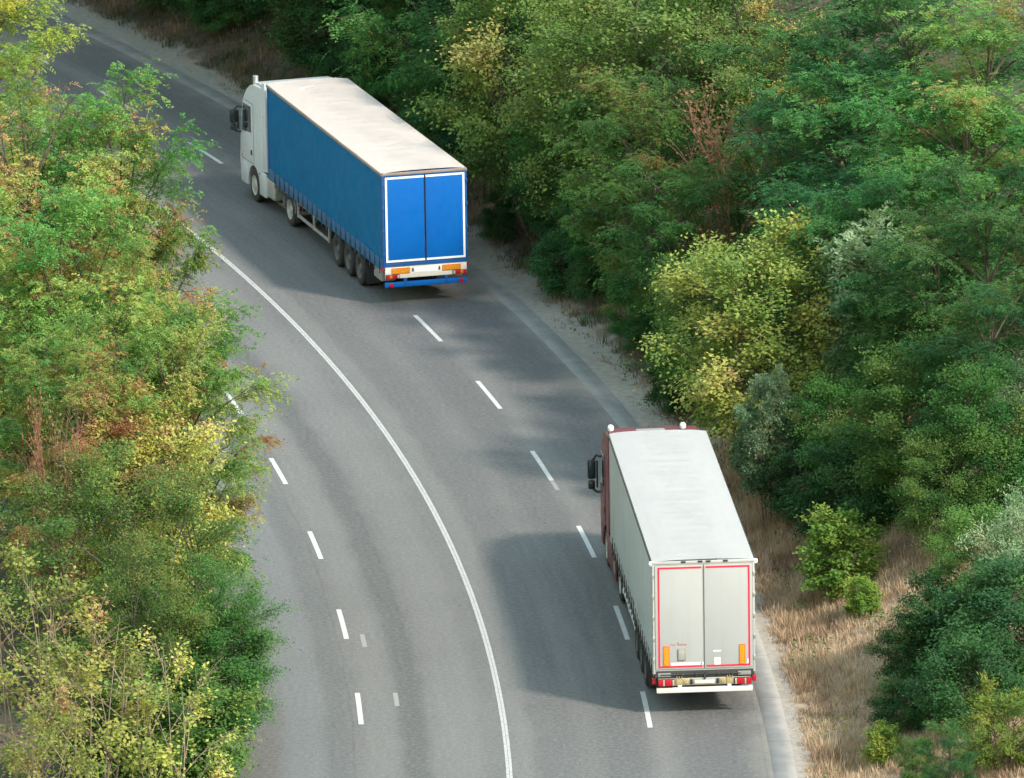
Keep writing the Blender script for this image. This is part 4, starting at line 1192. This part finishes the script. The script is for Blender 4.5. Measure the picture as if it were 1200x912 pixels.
def build_grass():
    rng = np.random.default_rng(77)

    def noise2(x, y):
        return .5 + .25 * np.sin(x * 1.9 + 1.1 * np.sin(y * .8)) + .25 * np.sin(y * 1.3 + 1.7 * np.sin(x * 1.1 + 2))

    def blades(o0, o1, y0, y1, n_tuft, per, h0, h1, tint0, tints, lo=0.0):
        t0, t1 = [math.asin((y - CY) / (RAD + (o0 + o1) / 2)) for y in (y0, y1)]
        o = rng.uniform(o0, o1, n_tuft); t = rng.uniform(t0, t1, n_tuft)
        x, y = polar(o, t)
        keep = rng.random(n_tuft) < lo + (1 - lo) * noise2(x, y)
        x, y = x[keep], y[keep]
        h = rng.uniform(h0, h1, len(x)) * (.55 + .9 * noise2(x * .7 + 3, y * .7))
        h *= np.clip((np.abs(off_of(x, y)) - 6.9) * 1.1, .25, 1)
        tn = tint0 + tints * rng.normal(0, 1, len(x)) + .5 * (noise2(y * .9, x * 1.3) - .5)
        i = np.repeat(np.arange(len(x)), per); N = len(i)
        px = x[i] + rng.normal(0, .09, N); py = y[i] + rng.normal(0, .09, N); pz = terrain(px, py) - .02
        hh = h[i] * rng.uniform(.5, 1.15, N)
        a = rng.uniform(0, 6.28, N); lean = rng.uniform(.15, 1.0, N)
        d = np.stack([np.cos(a) * lean, np.sin(a) * lean, np.ones(N)], 1)
        A = unit(d) * hh[:, None]
        w = rng.uniform(.006, .013, N)[:, None]
        B = np.stack([-np.sin(a), np.cos(a), np.zeros(N)], 1) * w
        B = B * np.cos(rng.uniform(-1, 1, N))[:, None] + np.array([0, 0, 1.]) * 0
        V, F, _ = rhombs(np.stack([px, py, pz], 1), A, B, None)
        return V, F, np.clip(tn[i] + rng.normal(0, .10, N), 0, 1)

    def field(name, sets):
        Vs, Fs, Ts, b = [], [], [], 0
        for s in sets:
            V, F, t = blades(*s)
            Vs.append(V); Fs.append(F + b); Ts.append(t); b += len(V)
        me = raw_mesh(name, np.concatenate(Vs), np.concatenate(Fs), 'grass', np.concatenate(Ts))
        o = bpy.data.objects.new(name, me); COL.objects.link(o)
        return o
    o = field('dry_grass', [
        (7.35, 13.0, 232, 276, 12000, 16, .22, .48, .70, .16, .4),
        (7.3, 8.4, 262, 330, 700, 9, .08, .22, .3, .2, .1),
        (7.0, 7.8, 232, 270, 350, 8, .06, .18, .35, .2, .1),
        (7.9, 11.0, 276, 345, 5500, 12, .2, .42, .17, .12, .1),  # far verge: blades tinted dark to stand in for tree shade
        (8.6, 11.0, 345, 400, 1500, 10, .2, .42, .15, .12, .1),  # beyond it, the same shade put into the blade tint
    ])
    tag(o, 'pale dry grass and brown weeds growing along the outer shoulder of the road', 'grass', kind='stuff')
    o = field('verge_grass', [(-10, -7.15, 225, 300, 4000, 12, .15, .45, .16, .14, .2)])
    tag(o, 'green and straw coloured grass under the trees left of the road', 'grass', kind='stuff')
    # low broad leaved weeds in patches through the dry grass
    n = 16000
    oo = rng.uniform(7.5, 13, n); y = rng.uniform(232, 300, n)
    t = np.arcsin((y - CY) / (RAD + oo)); x, y = polar(oo, t)
    keep = noise2(x * 1.7 + 5, y * 1.2) * noise2(y * .5, x * .6 + 2) > .42
    x, y = x[keep], y[keep]; N = len(x)
    a = rng.uniform(0, 6.28, N)
    D = unit(np.stack([np.cos(a), np.sin(a), rng.normal(.3, .5, N)], 1)); up = unit(np.stack([rng.normal(0, .5, N), rng.normal(0, .5, N), np.ones(N)], 1))
    sz = rng.uniform(.6, 1.4, N)[:, None]
    V, F, _ = rhombs(np.stack([x, y, terrain(x, y) + rng.uniform(.02, .42, N)], 1), D * .11 * sz, unit(np.cross(D, up)) * .028 * sz, None)
    me = raw_mesh('weeds', V, F, 'olive', np.clip(.35 + .3 * rng.normal(0, 1, N), 0, 1))
    o = bpy.data.objects.new('weeds', me); COL.objects.link(o)
    tag(o, 'low green and olive weeds growing in patches through the dry grass', 'weeds', kind='stuff')
    # leafy undergrowth filling the wood floor
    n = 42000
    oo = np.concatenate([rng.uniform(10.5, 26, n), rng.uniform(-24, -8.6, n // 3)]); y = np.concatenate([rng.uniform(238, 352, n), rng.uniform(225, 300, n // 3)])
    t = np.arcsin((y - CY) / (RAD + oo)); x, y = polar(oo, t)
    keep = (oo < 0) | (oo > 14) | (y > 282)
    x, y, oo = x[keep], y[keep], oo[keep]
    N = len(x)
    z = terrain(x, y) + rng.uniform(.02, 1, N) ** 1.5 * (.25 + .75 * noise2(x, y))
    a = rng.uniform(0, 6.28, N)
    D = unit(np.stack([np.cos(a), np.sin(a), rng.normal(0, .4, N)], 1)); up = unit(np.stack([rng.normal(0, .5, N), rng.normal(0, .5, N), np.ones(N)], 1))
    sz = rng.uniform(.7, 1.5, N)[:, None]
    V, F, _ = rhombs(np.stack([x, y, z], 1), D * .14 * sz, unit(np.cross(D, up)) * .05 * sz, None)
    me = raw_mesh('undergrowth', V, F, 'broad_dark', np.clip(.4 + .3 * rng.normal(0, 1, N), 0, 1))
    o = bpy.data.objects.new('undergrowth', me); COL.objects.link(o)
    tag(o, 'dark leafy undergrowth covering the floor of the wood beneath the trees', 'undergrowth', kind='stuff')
    # unseen wood added past the bend, both sides, to block sky over the road
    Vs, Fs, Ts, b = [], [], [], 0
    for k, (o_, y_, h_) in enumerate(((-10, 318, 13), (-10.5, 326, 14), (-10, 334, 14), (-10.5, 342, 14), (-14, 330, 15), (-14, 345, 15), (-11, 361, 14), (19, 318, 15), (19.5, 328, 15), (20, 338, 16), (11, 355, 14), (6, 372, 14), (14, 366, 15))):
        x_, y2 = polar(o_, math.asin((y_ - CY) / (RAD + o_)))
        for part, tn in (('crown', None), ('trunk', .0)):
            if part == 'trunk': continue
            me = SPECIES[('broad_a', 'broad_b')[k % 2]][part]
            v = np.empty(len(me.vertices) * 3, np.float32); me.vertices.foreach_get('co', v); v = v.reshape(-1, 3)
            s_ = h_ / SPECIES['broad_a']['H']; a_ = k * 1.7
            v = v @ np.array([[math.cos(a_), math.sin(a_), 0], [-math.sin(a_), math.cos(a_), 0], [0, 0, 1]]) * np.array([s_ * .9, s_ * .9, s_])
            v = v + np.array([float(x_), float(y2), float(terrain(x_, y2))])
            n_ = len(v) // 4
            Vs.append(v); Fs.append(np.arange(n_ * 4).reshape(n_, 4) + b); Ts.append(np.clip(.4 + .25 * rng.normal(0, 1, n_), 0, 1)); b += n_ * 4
    me = raw_mesh('sky_block_wood', np.concatenate(Vs), np.concatenate(Fs), 'broad_dark', np.concatenate(Ts))
    o = bpy.data.objects.new('sky_block_wood', me); COL.objects.link(o)
    tag(o, 'dark dense wood added out of view to block sky round the far end of the bend', 'wood', kind='stuff')


# ------------------------------------------------------------------ light and camera
def build_light_camera():
    w = bpy.data.worlds.new('World'); S.world = w; w.use_nodes = True
    nt = w.node_tree
    sky = nt.nodes.new('ShaderNodeTexSky'); sky.sky_type = 'NISHITA'; sky.sun_disc = False
    to_sun = Vector((3.7, -3.1, 4.4))
    el = math.atan2(to_sun.z, math.hypot(to_sun.x, to_sun.y)); az = math.atan2(to_sun.x, to_sun.y)
    sky.sun_elevation = el; sky.sun_rotation = az; sky.air_density = 3.0; sky.dust_density = .7; sky.ozone_density = 1.2
    bg = nt.nodes['Background']; bg.inputs['Strength'].default_value = SKY
    nt.links.new(sky.outputs[0], bg.inputs['Color'])
    sun = bpy.data.lights.new('sun', 'SUN'); sun.energy = SUN; sun.angle = R_(6.0); sun.color = (1.0, .87, .77)
    so = bpy.data.objects.new('sun', sun); COL.objects.link(so)
    so.rotation_euler = to_sun.to_track_quat('Z', 'Y').to_euler()
    so.location = (60, 200, 80)
    cam = bpy.data.cameras.new('camera'); cam.sensor_width = 36; cam.lens = CAM_F / 1200 * 36
    cam.clip_start = 5; cam.clip_end = 4000
    co = bpy.data.objects.new('camera', cam); COL.objects.link(co)
    co.matrix_world = Matrix.Translation((0, 0, CAM_H)) @ Matrix.Rotation(math.pi / 2 - CAM_P, 4, 'X') @ Matrix.Rotation(CAM_ROLL, 4, 'Z')
    S.camera = co
    S.view_settings.view_transform = 'Standard'; S.view_settings.look = 'None'
    S.view_settings.exposure = EXPO; S.view_settings.gamma = 1; S.view_settings.use_curve_mapping = False
    c = S.cycles
    c.max_bounces = 5; c.diffuse_bounces = 3; c.glossy_bounces = 2; c.transmission_bounces = 4; c.transparent_max_bounces = 4
    c.use_denoising = True
    c.use_adaptive_sampling = True; c.adaptive_threshold = .02


SUN, SKY, EXPO = 2.4, .15, 1.2
make_mats()
build_ground()
make_truck(dict(seed=3, blue=True, x=-2.466, y=295.28, yaw=.2696, turn=2.6, label='truck with white cab and blue curtain-sided trailer, cream roof and blue doors edged white'))
make_truck(dict(seed=8, blue=False, x=4.684, y=249.09, yaw=.0663, turn=1.0, label='truck with maroon cab and pale grey trailer, white roof and grey doors edged red'))
build_plants()
build_light_camera()
